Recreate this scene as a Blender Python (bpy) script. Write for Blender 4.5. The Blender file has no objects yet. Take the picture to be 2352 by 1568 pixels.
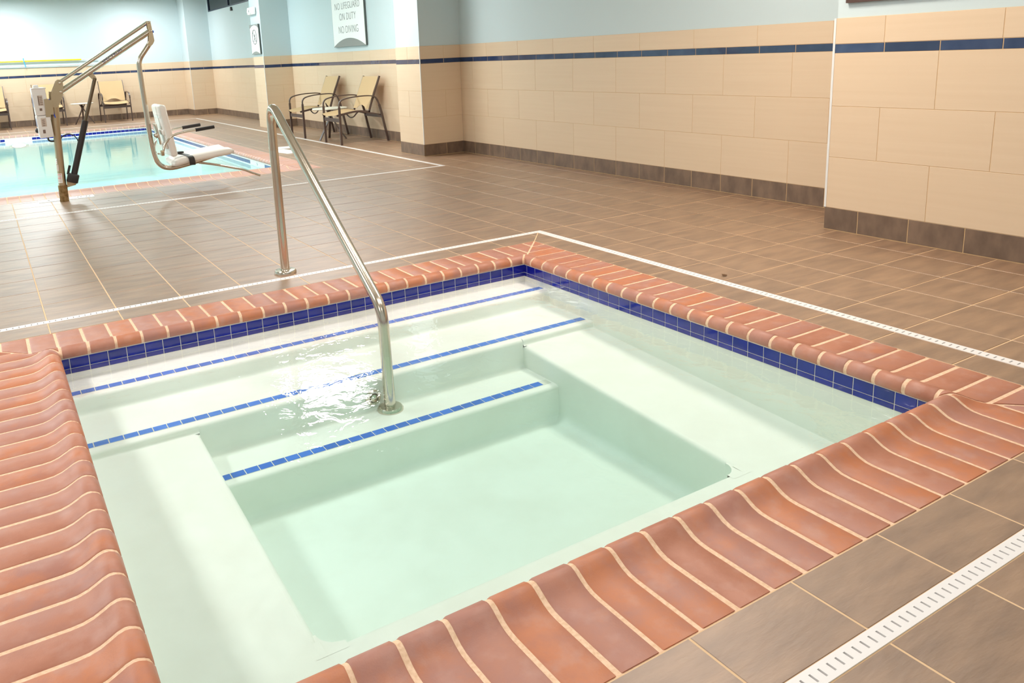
import bpy, bmesh, math, random
from mathutils import Vector, Matrix
random.seed(7)
C = bpy.context.scene.collection
PI = math.pi

# ------------------------------------------------------------------ camera
CAM = Vector((-3.5986, -2.0480, 1.1733))
YAW, PITCH, ROLL = 0.5223, -0.2195, -0.0467
FPX, CX, CY = 1833.3957, -137.3953, -252.3803
fw = Vector((math.sin(YAW) * math.cos(PITCH), math.cos(YAW) * math.cos(PITCH), math.sin(PITCH)))
rt = Vector((math.cos(YAW), -math.sin(YAW), 0))
up = rt.cross(fw)
c_, s_ = math.cos(ROLL), math.sin(ROLL)
r2, u2 = c_ * rt + s_ * up, -s_ * rt + c_ * up
cd = bpy.data.cameras.new('camera')
cam = bpy.data.objects.new('camera', cd)
C.objects.link(cam)
m3 = Matrix((r2, u2, -fw)).transposed()
cam.matrix_world = Matrix.Translation(CAM) @ m3.to_4x4()
cd.sensor_fit = 'HORIZONTAL'
cd.sensor_width = 36.0
cd.lens = FPX / 2352 * 36.0
cd.shift_x = -CX / 2352
cd.shift_y = CY / 2352
cd.clip_start = 0.05
cd.clip_end = 100
bpy.context.scene.camera = cam

def px(P):
    q = Vector(P) - CAM
    d = q.dot(fw)
    if d < 0.05:
        return None
    return (1176 + CX + FPX * q.dot(r2) / d, 784 + CY - FPX * q.dot(u2) / d, d)

# ------------------------------------------------------------------ world, exposure, lamps
sc = bpy.context.scene
sc.view_settings.view_transform = 'Standard'
sc.view_settings.look = 'None'
sc.view_settings.gamma = 1.0
sc.view_settings.use_curve_mapping = False
sc.view_settings.exposure = 0.0
sc.cycles.max_bounces = 10
sc.cycles.diffuse_bounces = 5
sc.cycles.transparent_max_bounces = 12
sc.cycles.glossy_bounces = 4
sc.cycles.sample_clamp_indirect = 6.0
w = bpy.data.worlds.new('night_outside')
sc.world = w
w.use_nodes = True
w.node_tree.nodes['Background'].inputs[0].default_value = (0.02, 0.03, 0.06, 1)
w.node_tree.nodes['Background'].inputs[1].default_value = 0.3

CEIL = 2.75
# unseen ceiling panels, those around the spa added as fill: (x, y, watts per lamp, colour)
WARM, NEUT, COOL = (1.0, 0.885, 0.775), (1.0, 0.975, 0.955), (0.94, 0.975, 1.0)
LAMPS = [(-0.29, 7.1, 56, NEUT), (-2.9, 12.0, 80, COOL), (-5.6, 7.1, 90, COOL), (-0.29, 12.0, 26, COOL),
         (-0.25, 17.1, 40, COOL), (-2.95, 17.1, 46, COOL), (-5.6, 17.1, 46, COOL), (-5.6, 12.0, 90, COOL),
         (-5.6, 2.0, 58, NEUT), (-5.6, -1.8, 28, NEUT), (-2.9, 1.7, 11, NEUT), (-1.6, 1.7, 12, NEUT), (-0.2, 1.3, 32, WARM),  # panels above the spa added to brighten it, clear of its reflections
         (-2.9, -0.3, 7, NEUT), (-1.6, -0.3, 7, NEUT), (-0.4, -0.3, 9, WARM), (-2.2, -2.5, 8, NEUT)]  # more added fill, the last panel lighting from the camera side

# ------------------------------------------------------------------ materials
def srgb(r, g, b):
    f = lambda c: (c / 255 / 12.92) if c / 255 <= 0.04045 else ((c / 255 + 0.055) / 1.055) ** 2.4
    return (f(r), f(g), f(b), 1)

def mat(name, col, rough=0.5, metal=0.0, spec=0.5, coat=0.0):
    m = bpy.data.materials.new(name)
    m.use_nodes = True
    b = m.node_tree.nodes['Principled BSDF']
    b.inputs['Base Color'].default_value = col
    b.inputs['Roughness'].default_value = rough
    b.inputs['Metallic'].default_value = metal
    b.inputs['Specular IOR Level'].default_value = spec
    b.inputs['Coat Weight'].default_value = coat
    return m

def nodes(m):
    return m.node_tree.nodes, m.node_tree.links, m.node_tree.nodes['Principled BSDF']

def add_noise(m, scale, c1, c2, bump=0.0, bscale=None, coords='Object', stretch=(1, 1, 1), detail=4, rand=0.0,
              lo=0.35, hi=0.65, dist=0.01, rot=0.0):
    """colour from c1 to c2 by noise, optional per-object value shift and bump"""
    N, L, b = nodes(m)
    tc = N.new('ShaderNodeTexCoord')
    mp = N.new('ShaderNodeMapping')
    mp.inputs['Scale'].default_value = stretch
    mp.inputs['Rotation'].default_value = (0, 0, rot)
    oi = N.new('ShaderNodeObjectInfo')
    add = N.new('ShaderNodeVectorMath'); add.operation = 'ADD'
    mul = N.new('ShaderNodeMath'); mul.operation = 'MULTIPLY'; mul.inputs[1].default_value = 37.0 if coords == 'Object' and rand > 0 else 0.0
    L.new(oi.outputs['Random'], mul.inputs[0])
    L.new(tc.outputs[coords], mp.inputs[0])
    L.new(mp.outputs[0], add.inputs[0]); L.new(mul.outputs[0], add.inputs[1])
    nz = N.new('ShaderNodeTexNoise')
    nz.inputs['Scale'].default_value = scale
    nz.inputs['Detail'].default_value = detail
    L.new(add.outputs[0], nz.inputs['Vector'])
    cr = N.new('ShaderNodeValToRGB')
    cr.color_ramp.elements[0].position = lo; cr.color_ramp.elements[0].color = c1
    cr.color_ramp.elements[1].position = hi; cr.color_ramp.elements[1].color = c2
    L.new(nz.outputs['Fac'], cr.inputs[0])
    out = cr.outputs[0]
    if rand > 0:
        hsv = N.new('ShaderNodeHueSaturation')
        mr = N.new('ShaderNodeMapRange')
        mr.inputs['To Min'].default_value = 1 - rand
        mr.inputs['To Max'].default_value = 1 + rand
        L.new(oi.outputs['Random'], mr.inputs[0])
        L.new(mr.outputs[0], hsv.inputs['Value'])
        L.new(out, hsv.inputs['Color'])
        out = hsv.outputs[0]
    L.new(out, b.inputs['Base Color'])
    if bump > 0:
        bp = N.new('ShaderNodeBump')
        bp.inputs['Strength'].default_value = bump
        bp.inputs['Distance'].default_value = dist
        if bscale:
            n2 = N.new('ShaderNodeTexNoise'); n2.inputs['Scale'].default_value = bscale; n2.inputs['Detail'].default_value = 5
            L.new(add.outputs[0], n2.inputs['Vector'])
            L.new(n2.outputs['Fac'], bp.inputs['Height'])
        else:
            L.new(nz.outputs['Fac'], bp.inputs['Height'])
        L.new(bp.outputs[0], b.inputs['Normal'])
    return m

M = {}
M['floor_tile'] = add_noise(mat('slate_floor_tile', srgb(160, 132, 105), 0.45, spec=1.0, coat=0.7), 9, srgb(124, 94, 70), srgb(158, 123, 93),
                            bump=0.5, bscale=26, stretch=(0.55, 2.2, 1), detail=10, rand=0.05, lo=0.3, hi=0.72, dist=0.004, rot=0.5)
M['floor_tile'].node_tree.nodes['Principled BSDF'].inputs['Coat Roughness'].default_value = 0.5
M['floor_grout'] = mat('floor_grout', srgb(226, 192, 152), 0.85)
M['wall_tile'] = add_noise(mat('cream_wall_tile', srgb(236, 211, 170), 0.45), 3, srgb(216, 191, 161), srgb(221, 197, 168),
                           stretch=(0.3, 0.3, 14), detail=5, rand=0.012, lo=0.2, hi=0.8)
M['wall_grout'] = mat('wall_grout', srgb(205, 172, 128), 0.8)
M['base_tile'] = add_noise(mat('brown_base_tile', srgb(112, 90, 74), 0.45), 14, srgb(106, 86, 71), srgb(128, 105, 87),
                           bump=0.15, stretch=(1, 1, 0.5), rand=0.06, dist=0.003)
M['accent_tile'] = add_noise(mat('navy_accent_tile', srgb(48, 66, 110), 0.1, coat=0.5), 6, srgb(38, 52, 86), srgb(54, 68, 100), rand=0.15)
M['paint'] = mat('pale_blue_paint', srgb(198, 213, 216), 0.6, spec=0.25)
M['ceiling'] = mat('ceiling_paint', srgb(214, 220, 212), 0.8, spec=0.2)
M['plaster'] = add_noise(mat('pool_plaster', srgb(240, 234, 219), 0.6), 5, srgb(242, 239, 231), srgb(246, 244, 237), bump=0.05, detail=6, dist=0.01)
M['cobalt'] = add_noise(mat('cobalt_glazed_tile', srgb(14, 22, 140), 0.09, coat=0.6), 7, srgb(4, 8, 120), srgb(12, 20, 140), bump=0.12, bscale=22, rand=0.08, dist=0.004)
M['step_blue'] = add_noise(mat('blue_step_tile', srgb(20, 78, 180), 0.2), 9, srgb(34, 100, 206), srgb(50, 116, 218), rand=0.1)
M['tile_grout'] = mat('white_tile_grout', srgb(222, 219, 208), 0.7)
M['steel'] = mat('brushed_stainless_steel', srgb(214, 203, 188), 0.2, metal=1.0)
M['steel_dull'] = mat('dull_stainless_steel', srgb(196, 176, 146), 0.34, metal=1.0)
M['steel_stained'] = add_noise(mat('stained_steel_socket', srgb(150, 120, 80), 0.5, metal=0.7), 30, srgb(120, 92, 52), srgb(168, 138, 96), bump=0.1)
M['rod_dark'] = mat('dark_steel_rod', srgb(112, 98, 80), 0.35, metal=0.9)
M['black'] = mat('black_plastic', srgb(48, 42, 40), 0.45)
M['grip'] = mat('black_foam_grip', srgb(45, 40, 40), 0.7)
M['white_plastic'] = mat('white_plastic', srgb(244, 241, 238), 0.35)
M['seat_white'] = mat('white_moulded_seat', srgb(248, 241, 233), 0.4)
M['bronze'] = mat('dark_bronze_aluminium', srgb(78, 62, 56), 0.35, spec=0.6)
M['table_top'] = mat('white_stone_table_top', srgb(236, 232, 216), 0.4)
M['trim_metal'] = mat('satin_edge_trim', srgb(226, 226, 224), 0.35, spec=0.6)
M['drain_white'] = mat('white_drain_plastic', srgb(236, 232, 230), 0.4)
M['drain_dark'] = mat('drain_channel_dark', srgb(34, 28, 22), 0.9)
M['sign_white'] = mat('sign_face_white', srgb(240, 242, 240), 0.35)
M['sign_grey'] = mat('sign_grey', srgb(132, 136, 132), 0.4)
M['sign_dark'] = mat('sign_edge_dark', srgb(78, 86, 82), 0.4)
M['letter'] = mat('sign_lettering_grey', srgb(112, 114, 112), 0.5)
M['letter_faint'] = mat('sign_lettering_faint', srgb(205, 206, 204), 0.5)
M['yellow'] = mat('yellow_pole', srgb(246, 226, 40), 0.35)
M['white_pole'] = mat('white_pole', srgb(228, 234, 236), 0.35)
M['cyan_strap'] = mat('cyan_strap', srgb(40, 160, 210), 0.5)
M['blue_lever'] = mat('blue_handle', srgb(26, 80, 215), 0.4)
M['label_beige'] = mat('printed_label_beige', srgb(212, 196, 182), 0.5)
M['label_print'] = mat('label_print_brown', srgb(128, 108, 96), 0.5)
M['label_blue'] = mat('label_print_blue', srgb(186, 190, 214), 0.5)
M['red_print'] = mat('label_print_red', srgb(222, 120, 112), 0.5)
M['blue_print'] = mat('decal_blue', srgb(60, 70, 140), 0.4)
M['picture'] = mat('dark_brown_frame', srgb(78, 56, 48), 0.5)
M['blind'] = mat('navy_blind_slat', srgb(40, 40, 66), 0.4)
M['win_frame'] = mat('window_frame_dark', srgb(42, 52, 72), 0.4)
M['leaf'] = mat('dried_leaf', srgb(96, 66, 38), 0.8)
M['pool_floor'] = mat('pool_white_plaster', srgb(248, 250, 247), 0.6)

# sling mesh fabric: fine weave
def sling_mat():
    m = mat('woven_sling_fabric', srgb(214, 190, 136), 0.7)
    N, L, b = nodes(m)
    tc = N.new('ShaderNodeTexCoord')
    sp = N.new('ShaderNodeSeparateXYZ'); L.new(tc.outputs['Object'], sp.inputs[0])
    outs = []
    for ax in (0, 2):
        mu = N.new('ShaderNodeMath'); mu.operation = 'MULTIPLY'; mu.inputs[1].default_value = 420
        si = N.new('ShaderNodeMath'); si.operation = 'SINE'
        L.new(sp.outputs[ax], mu.inputs[0]); L.new(mu.outputs[0], si.inputs[0]); outs.append(si)
    ad = N.new('ShaderNodeMath'); ad.operation = 'MULTIPLY'
    L.new(outs[0].outputs[0], ad.inputs[0]); L.new(outs[1].outputs[0], ad.inputs[1])
    cr = N.new('ShaderNodeValToRGB')
    cr.color_ramp.elements[0].position = 0.3; cr.color_ramp.elements[0].color = srgb(188, 156, 112)
    cr.color_ramp.elements[1].position = 0.7; cr.color_ramp.elements[1].color = srgb(206, 176, 132)
    mr = N.new('ShaderNodeMapRange'); mr.inputs['From Min'].default_value = -1
    L.new(ad.outputs[0], mr.inputs[0]); L.new(mr.outputs[0], cr.inputs[0]); L.new(cr.outputs[0], b.inputs['Base Color'])
    return m
M['sling'] = sling_mat()

# terracotta coping: each brick its own tone, cloudy bloom and pits
def brick_mat(name, pale):
    m = mat(name, srgb(200, 130, 100), 0.5, spec=0.6)
    N, L, b = nodes(m)
    tc = N.new('ShaderNodeTexCoord'); oi = N.new('ShaderNodeObjectInfo')
    mu = N.new('ShaderNodeMath'); mu.operation = 'MULTIPLY'; mu.inputs[1].default_value = 53
    L.new(oi.outputs['Random'], mu.inputs[0])
    ad = N.new('ShaderNodeVectorMath'); ad.operation = 'ADD'
    L.new(tc.outputs['Object'], ad.inputs[0]); L.new(mu.outputs[0], ad.inputs[1])
    n1 = N.new('ShaderNodeTexNoise'); n1.inputs['Scale'].default_value = 11; n1.inputs['Detail'].default_value = 9; n1.inputs['Roughness'].default_value = 0.6
    L.new(ad.outputs[0], n1.inputs['Vector'])
    base = N.new('ShaderNodeValToRGB')
    e = base.color_ramp.elements
    cols = [(0.0, (164, 100, 74)), (0.25, (180, 118, 92)), (0.5, (170, 116, 100)), (0.75, (190, 116, 76)), (1.0, (166, 108, 90))]
    if pale:
        cols = [(0.0, (186, 142, 124)), (0.25, (194, 150, 134)), (0.5, (192, 154, 143)), (0.75, (196, 146, 122)), (1.0, (190, 150, 139))]
    e[0].position = 0; e[0].color = srgb(*cols[0][1]); e[1].position = 1; e[1].color = srgb(*cols[-1][1])
    for p, c in cols[1:-1]:
        k = e.new(p); k.color = srgb(*c)
    # random walks along the ramp with noise so one brick also varies
    mx = N.new('ShaderNodeMath'); mx.operation = 'MULTIPLY_ADD'; mx.inputs[1].default_value = 0.8
    L.new(n1.outputs['Fac'], mx.inputs[0])
    sh = N.new('ShaderNodeMath'); sh.operation = 'MULTIPLY_ADD'; sh.inputs[1].default_value = 0.75; sh.inputs[2].default_value = -0.26
    L.new(oi.outputs['Random'], sh.inputs[0]); L.new(sh.outputs[0], mx.inputs[2])
    L.new(mx.outputs[0], base.inputs[0])
    n2 = N.new('ShaderNodeTexNoise'); n2.inputs['Scale'].default_value = 17; n2.inputs['Detail'].default_value = 8
    L.new(ad.outputs[0], n2.inputs['Vector'])
    cr = N.new('ShaderNodeMapRange'); cr.inputs['From Min'].default_value = 0.5; cr.inputs['From Max'].default_value = 0.75
    cr.inputs['To Max'].default_value = 0.45
    L.new(n2.outputs['Fac'], cr.inputs[0])
    mix = N.new('ShaderNodeMix'); mix.data_type = 'RGBA'
    mix.inputs['B'].default_value = srgb(190, 148, 134)
    L.new(cr.outputs[0], mix.inputs['Factor']); L.new(base.outputs[0], mix.inputs['A'])
    L.new(mix.outputs['Result'], b.inputs['Base Color'])
    n3 = N.new('ShaderNodeTexNoise'); n3.inputs['Scale'].default_value = 260; n3.inputs['Detail'].default_value = 3
    L.new(ad.outputs[0], n3.inputs['Vector'])
    bp = N.new('ShaderNodeBump'); bp.inputs['Strength'].default_value = 0.18; bp.inputs['Distance'].default_value = 0.002
    L.new(n3.outputs['Fac'], bp.inputs['Height']); L.new(bp.outputs[0], b.inputs['Normal'])
    return m
M['brick'] = brick_mat('terracotta_coping', False)
M['brick_pale'] = brick_mat('pale_terracotta_coping', True)
M['coping_grout'] = add_noise(mat('sanded_coping_grout', srgb(232, 196, 164), 0.9), 120, srgb(224, 186, 152), srgb(240, 206, 176), bump=0.3, dist=0.002)

def water_mat(name, tint, dens, bump, scale, stretch, rough=0.0, ior=1.33):
    m = bpy.data.materials.new(name); m.use_nodes = True
    N, L = m.node_tree.nodes, m.node_tree.links
    N.remove(N['Principled BSDF'])
    out = N['Material Output']
    tr = N.new('ShaderNodeBsdfTransparent')
    gl = N.new('ShaderNodeBsdfGlossy'); gl.inputs['Roughness'].default_value = rough
    gl.inputs['Color'].default_value = (1, 1, 1, 1)
    fr = N.new('ShaderNodeFresnel'); fr.inputs['IOR'].default_value = ior
    tc = N.new('ShaderNodeTexCoord'); mp = N.new('ShaderNodeMapping'); mp.inputs['Scale'].default_value = stretch
    nz = N.new('ShaderNodeTexNoise'); nz.inputs['Scale'].default_value = scale; nz.inputs['Detail'].default_value = 3
    nz.inputs['Distortion'].default_value = 0.6
    L.new(tc.outputs['Object'], mp.inputs[0]); L.new(mp.outputs[0], nz.inputs['Vector'])
    bp = N.new('ShaderNodeBump'); bp.inputs['Strength'].default_value = bump; bp.inputs['Distance'].default_value = 0.01
    L.new(nz.outputs['Fac'], bp.inputs['Height'])
    L.new(bp.outputs[0], gl.inputs['Normal']); L.new(bp.outputs[0], fr.inputs['Normal'])
    mx = N.new('ShaderNodeMixShader')
    L.new(fr.outputs[0], mx.inputs[0]); L.new(tr.outputs[0], mx.inputs[1]); L.new(gl.outputs[0], mx.inputs[2])
    L.new(mx.outputs[0], out.inputs['Surface'])
    va = N.new('ShaderNodeVolumeAbsorption'); va.inputs['Color'].default_value = tint; va.inputs['Density'].default_value = dens
    L.new(va.outputs[0], out.inputs['Volume'])
    return m
M['spa_water'] = water_mat('spa_water', (0.40, 0.83, 0.78, 1), 0.52, 0.30, 11, (1, 1, 1), 0.03)
M['pool_water'] = water_mat('pool_water', (0.10, 0.86, 0.90, 1), 0.15, 0.10, 2.5, (0.5, 2.2, 1), 0.06)

def emis(name, col, st):
    m = bpy.data.materials.new(name); m.use_nodes = True
    N, L = m.node_tree.nodes, m.node_tree.links
    N.remove(N['Principled BSDF'])
    e = N.new('ShaderNodeEmission'); e.inputs[0].default_value = (*col, 1); e.inputs[1].default_value = st
    L.new(e.outputs[0], N['Material Output'].inputs['Surface'])
    return m

# ------------------------------------------------------------------ mesh helpers
class MB:
    def __init__(s):
        s.v, s.f, s.sm = [], [], []
    def add(s, vs, fs, smooth=False):
        o = len(s.v); s.v += [tuple(v) for v in vs]; s.f += [tuple(i + o for i in f) for f in fs]; s.sm += [smooth] * len(fs)
        return s
    def box(s, x0, x1, y0, y1, z0, z1):
        return s.add([(x0, y0, z0), (x1, y0, z0), (x1, y1, z0), (x0, y1, z0), (x0, y0, z1), (x1, y0, z1), (x1, y1, z1), (x0, y1, z1)],
                     [(0, 3, 2, 1), (4, 5, 6, 7), (0, 1, 5, 4), (1, 2, 6, 5), (2, 3, 7, 6), (3, 0, 4, 7)])
    def cbox(s, c, size, bev=0.0, mtx=None):
        """centred box with chamfered edges"""
        bm = bmesh.new(); bmesh.ops.create_cube(bm, size=1)
        bmesh.ops.scale(bm, vec=size, verts=bm.verts)
        if bev > 0:
            bmesh.ops.bevel(bm, geom=bm.edges[:], offset=bev, segments=2, affect='EDGES', profile=0.5)
        mt = Matrix.Translation(c) @ (mtx.to_4x4() if mtx else Matrix())
        bm.verts.ensure_lookup_table()
        s.add([mt @ v.co for v in bm.verts], [[v.index for v in f.verts] for f in bm.faces], bev > 0)
        bm.free(); return s
    def tube(s, pts, r, n=12, caps=True, sx=1.0, ref=None, radii=None):
        """sweep a circle (or an ellipse flattened by sx) along a polyline"""
        pts = [Vector(p) for p in pts]
        T = []
        for i in range(len(pts)):
            a = pts[max(0, i - 1)]; b = pts[min(len(pts) - 1, i + 1)]
            T.append((b - a).normalized())
        nrm = Vector(ref) if ref else (Vector((0, 0, 1)) if abs(T[0].z) < 0.9 else Vector((0, 1, 0)))
        vs = []
        for i, p in enumerate(pts):
            t = T[i]
            nrm = (nrm - t * nrm.dot(t)).normalized()
            bn = t.cross(nrm)
            # widen at corners so the tube keeps its thickness
            rr = radii[i] if radii else r
            for k in range(n):
                a = 2 * PI * k / n
                vs.append(p + nrm * math.cos(a) * rr + bn * math.sin(a) * rr * sx)
        fs = []
        for i in range(len(pts) - 1):
            for k in range(n):
                k2 = (k + 1) % n
                fs.append((i * n + k, i * n + k2, (i + 1) * n + k2, (i + 1) * n + k))
        s.add(vs, fs, True)
        if caps:
            o = len(s.v) - len(vs)
            s.f.append(tuple(o + k for k in reversed(range(n)))); s.sm.append(False)
            s.f.append(tuple(o + (len(pts) - 1) * n + k for k in range(n))); s.sm.append(False)
        return s
    def bar(s, pts, w_, h_, ref):
        """rectangular bar along a polyline: w_ along ref, h_ across"""
        pts = [Vector(p) for p in pts]; ref = Vector(ref).normalized()
        vs = []
        for i, p in enumerate(pts):
            t = (pts[min(len(pts) - 1, i + 1)] - pts[max(0, i - 1)]).normalized()
            b = t.cross(ref).normalized()
            for a, c in ((-1, -1), (1, -1), (1, 1), (-1, 1)):
                vs.append(p + ref * a * w_ / 2 + b * c * h_ / 2)
        fs = []
        for i in range(len(pts) - 1):
            for k in range(4):
                k2 = (k + 1) % 4
                fs.append((i * 4 + k, i * 4 + k2, (i + 1) * 4 + k2, (i + 1) * 4 + k))
        L_ = (len(pts) - 1) * 4
        fs += [(3, 2, 1, 0), (L_, L_ + 1, L_ + 2, L_ + 3)]
        return s.add(vs, fs)
    def lathe(s, c, prof, n=24, axis=(0, 0, 1)):
        """prof: list of (radius, height) along axis from c"""
        ax = Vector(axis).normalized()
        e1 = ax.orthogonal().normalized(); e2 = ax.cross(e1)
        c = Vector(c); vs = []
        for r, h in prof:
            for k in range(n):
                a = 2 * PI * k / n
                vs.append(c + ax * h + e1 * math.cos(a) * r + e2 * math.sin(a) * r)
        fs = [(i * n + k, i * n + (k + 1) % n, (i + 1) * n + (k + 1) % n, (i + 1) * n + k) for i in range(len(prof) - 1) for k in range(n)]
        fs.append(tuple(reversed(range(n)))); fs.append(tuple((len(prof) - 1) * n + k for k in range(n)))
        return s.add(vs, fs, True)
    def prism(s, poly, axis, a, b):
        """polygon given in the two other axes, extruded from a to b along axis 0/1/2"""
        def P(u, v, w_):
            return [(w_, u, v), (u, w_, v), (u, v, w_)][axis]
        n = len(poly)
        vs = [P(u, v, a) for u, v in poly] + [P(u, v, b) for u, v in poly]
        fs = [tuple(range(n)), tuple(reversed(range(n, 2 * n)))] + [(i, i + n, (i + 1) % n + n, (i + 1) % n) for i in range(n)]
        return s.add(vs, fs)
    def mesh(s, name):
        me = bpy.data.meshes.new(name)
        me.from_pydata(s.v, [], s.f)
        me.polygons.foreach_set('use_smooth', s.sm)
        bm = bmesh.new(); bm.from_mesh(me)
        bmesh.ops.recalc_face_normals(bm, faces=bm.faces)
        bm.to_mesh(me); bm.free()
        if any(s.sm):
            try:
                me.set_sharp_from_angle(angle=math.radians(42))
            except Exception:
                pass
        me.update()
        return me
    def build(s, name, m, parent=None, **kw):
        return link(name, s.mesh(name), m, parent, **kw)

def link(name, me, m, parent=None, loc=None, **kw):
    if m and not me.materials:
        me.materials.append(M[m] if isinstance(m, str) else m)
    o = bpy.data.objects.new(name, me)
    C.objects.link(o)
    if parent: o.parent = parent
    if loc: o.location = loc
    for k, v in kw.items(): o[k] = v
    return o

def thing(name, label, cat, loc=(0, 0, 0), rz=0.0, group=None):
    o = bpy.data.objects.new(name, None); C.objects.link(o)
    o.empty_display_size = 0.1
    o.location = loc; o.rotation_euler = (0, 0, rz)
    o['label'] = label; o['category'] = cat
    if group: o['group'] = group
    return o

def tag(o, label, cat, group=None):
    o['label'] = label; o['category'] = cat
    if group: o['group'] = group
    return o

def arc(c, r, a0, a1, n, plane='xz'):
    out = []
    for i in range(n + 1):
        a = a0 + (a1 - a0) * i / n
        u, v = c[0] + r * math.cos(a), c[1] + r * math.sin(a)
        out.append((u, v))
    return out

def fillet(pts, radii, n=6):
    """round the corners of a 3-D polyline"""
    pts = [Vector(p) for p in pts]; out = [pts[0]]
    for i in range(1, len(pts) - 1):
        p, a, b = pts[i], pts[i - 1], pts[i + 1]
        r = radii[i - 1] if isinstance(radii, (list, tuple)) else radii
        d1, d2 = (a - p).normalized(), (b - p).normalized()
        ang = d1.angle(d2)
        t = min(r / math.tan(ang / 2), (a - p).length * 0.49, (b - p).length * 0.49)
        p1, p2 = p + d1 * t, p + d2 * t
        for k in range(n + 1):
            u = k / n
            out.append((1 - u) ** 2 * p1 + 2 * u * (1 - u) * p + u * u * p2)
    out.append(pts[-1])
    return out

# ------------------------------------------------------------------ dimensions
XR, XP, XF = 1.3826, 0.8327, 1.355          # right wall face, near pilaster face, far right wall face
YB = 18.33                                   # far wall face
HB, HA1, HA2, HA3, HBL, HT = 0.1388, 0.4507, 0.7582, 1.0689, 1.1221, 1.2697
XL, YN = -8.5, -3.4
# spa coping outer edges and lip edges
SX0, SX1, SY0, SY1 = -3.80, -0.724, -1.06, 1.92
NX0, NX1, NY0, NY1 = -3.46, -1.064, -0.745, 1.560
WX0, WX1, WY0, WY1 = -3.472, -1.050, -0.757, 1.572   # spa wall faces
# swimming pool
PX0, PX1, PY0, PY1 = -7.6, -0.41, 6.33, 15.62
QX0, QX1, QY0, QY1 = -7.26, -0.745, 6.64, 15.29
ZW = -0.090

# ------------------------------------------------------------------ floor
def clip(poly, a, b):
    """keep the part of poly left of the directed line a->b"""
    out = []
    for i in range(len(poly)):
        p, q = poly[i], poly[(i + 1) % len(poly)]
        sp = (b[0] - a[0]) * (p[1] - a[1]) - (b[1] - a[1]) * (p[0] - a[0])
        sq = (b[0] - a[0]) * (q[1] - a[1]) - (b[1] - a[1]) * (q[0] - a[0])
        if sp >= 0: out.append(p)
        if sp * sq < 0:
            t = sp / (sp - sq)
            out.append((p[0] + (q[0] - p[0]) * t, p[1] + (q[1] - p[1]) * t))
    return out

def clip_poly(poly, region):
    for i in range(len(region)):
        poly = clip(poly, region[i], region[(i + 1) % len(region)])
        if len(poly) < 3: return []
    return poly

def area(p):
    return abs(sum(p[i][0] * p[(i + 1) % len(p)][1] - p[(i + 1) % len(p)][0] * p[i][1] for i in range(len(p)))) / 2

def inset(poly, d):
    """shrink a convex counter-clockwise polygon"""
    out = poly
    n = len(poly)
    for i in range(n):
        a, b = poly[i], poly[(i + 1) % n]
        L_ = math.hypot(b[0] - a[0], b[1] - a[1])
        if L_ < 1e-6: continue
        nx, ny = -(b[1] - a[1]) / L_ * d, (b[0] - a[0]) / L_ * d
        out = clip(out, (a[0] + nx, a[1] + ny), (b[0] + nx, b[1] + ny))
        if len(out) < 3: return []
    return out

def dedupe(p):
    out = []
    for q in p:
        if not out or math.hypot(q[0] - out[-1][0], q[1] - out[-1][1]) > 1e-4: out.append(q)
    if len(out) > 1 and math.hypot(out[0][0] - out[-1][0], out[0][1] - out[-1][1]) < 1e-4: out.pop()
    return out

# drain loops: spa and pool
DIx0, DIx1, DIy0, DIy1 = -4.02, -0.565, -1.243, 2.096
DOx0, DOx1, DOy0, DOy1 = -4.065, -0.517, -1.286, 2.140
EIx0, EIx1, EIy0, EIy1 = -8.0, 0.575, 5.395, 16.55
EOx0, EOx1, EOy0, EOy1 = -8.045, 0.615, 5.352, 16.595
R = lambda x0, x1, y0, y1: [(x0, y0), (x1, y0), (x1, y1), (x0, y1)]
regions = [
    R(XL, XR, YN, DOy0), R(XL, DOx0, DOy0, DOy1), R(DOx1, XR, DOy0, DOy1), R(XL, XR, DOy1, EOy0),
    R(EOx1, XR, EOy0, EOy1), R(XL, XR, EOy1, YB),
    [(DIx0, DIy0), (DIx1, DIy0), (SX1, SY0), (SX0, SY0)], [(DIx1, DIy0), (DIx1, DIy1), (SX1, SY1), (SX1, SY0)],
    [(DIx1, DIy1), (DIx0, DIy1), (SX0, SY1), (SX1, SY1)], [(DIx0, DIy1), (DIx0, DIy0), (SX0, SY0), (SX0, SY1)],
    [(EIx0, EIy0), (EIx1, EIy0), (PX1, PY0), (PX0, PY0)], [(EIx1, EIy0), (EIx1, EIy1), (PX1, PY1), (PX1, PY0)],
    [(EIx1, EIy1), (EIx0, EIy1), (PX0, PY1), (PX1, PY1)], [(EIx0, EIy1), (EIx0, EIy0), (PX0, PY0), (PX0, PY1)],
]
gx = [0.3155 * i for i in range(-27, 5)] + [XR]
gx = [XL] + [x for x in gx if x > XL + 0.05] 
gy = [0.3053 * j for j in range(-11, 8)] + [2.137 + 0.3155 * j for j in range(1, 52)]
gy = [YN] + [y for y in gy if YN + 0.03 < y < YB - 0.03] + [YB]
pits = [R(SX0 + .01, SX1 - .01, SY0 + .01, SY1 - .01), R(PX0 + .01, PX1 - .01, PY0 + .01, PY1 - .01)]
ZG = -0.0013
sub = MB()
for rg in regions:
    n = len(rg)
    sub.add([(x, y, ZG) for x, y in rg] + [(x, y, -0.05) for x, y in rg], [tuple(range(n)), tuple(reversed(range(n, 2 * n)))] +
            [(i, i + n, (i + 1) % n + n, (i + 1) % n) for i in range(n)])
floor = sub.build('floor', 'floor_grout')
floor['kind'] = 'structure'

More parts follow.
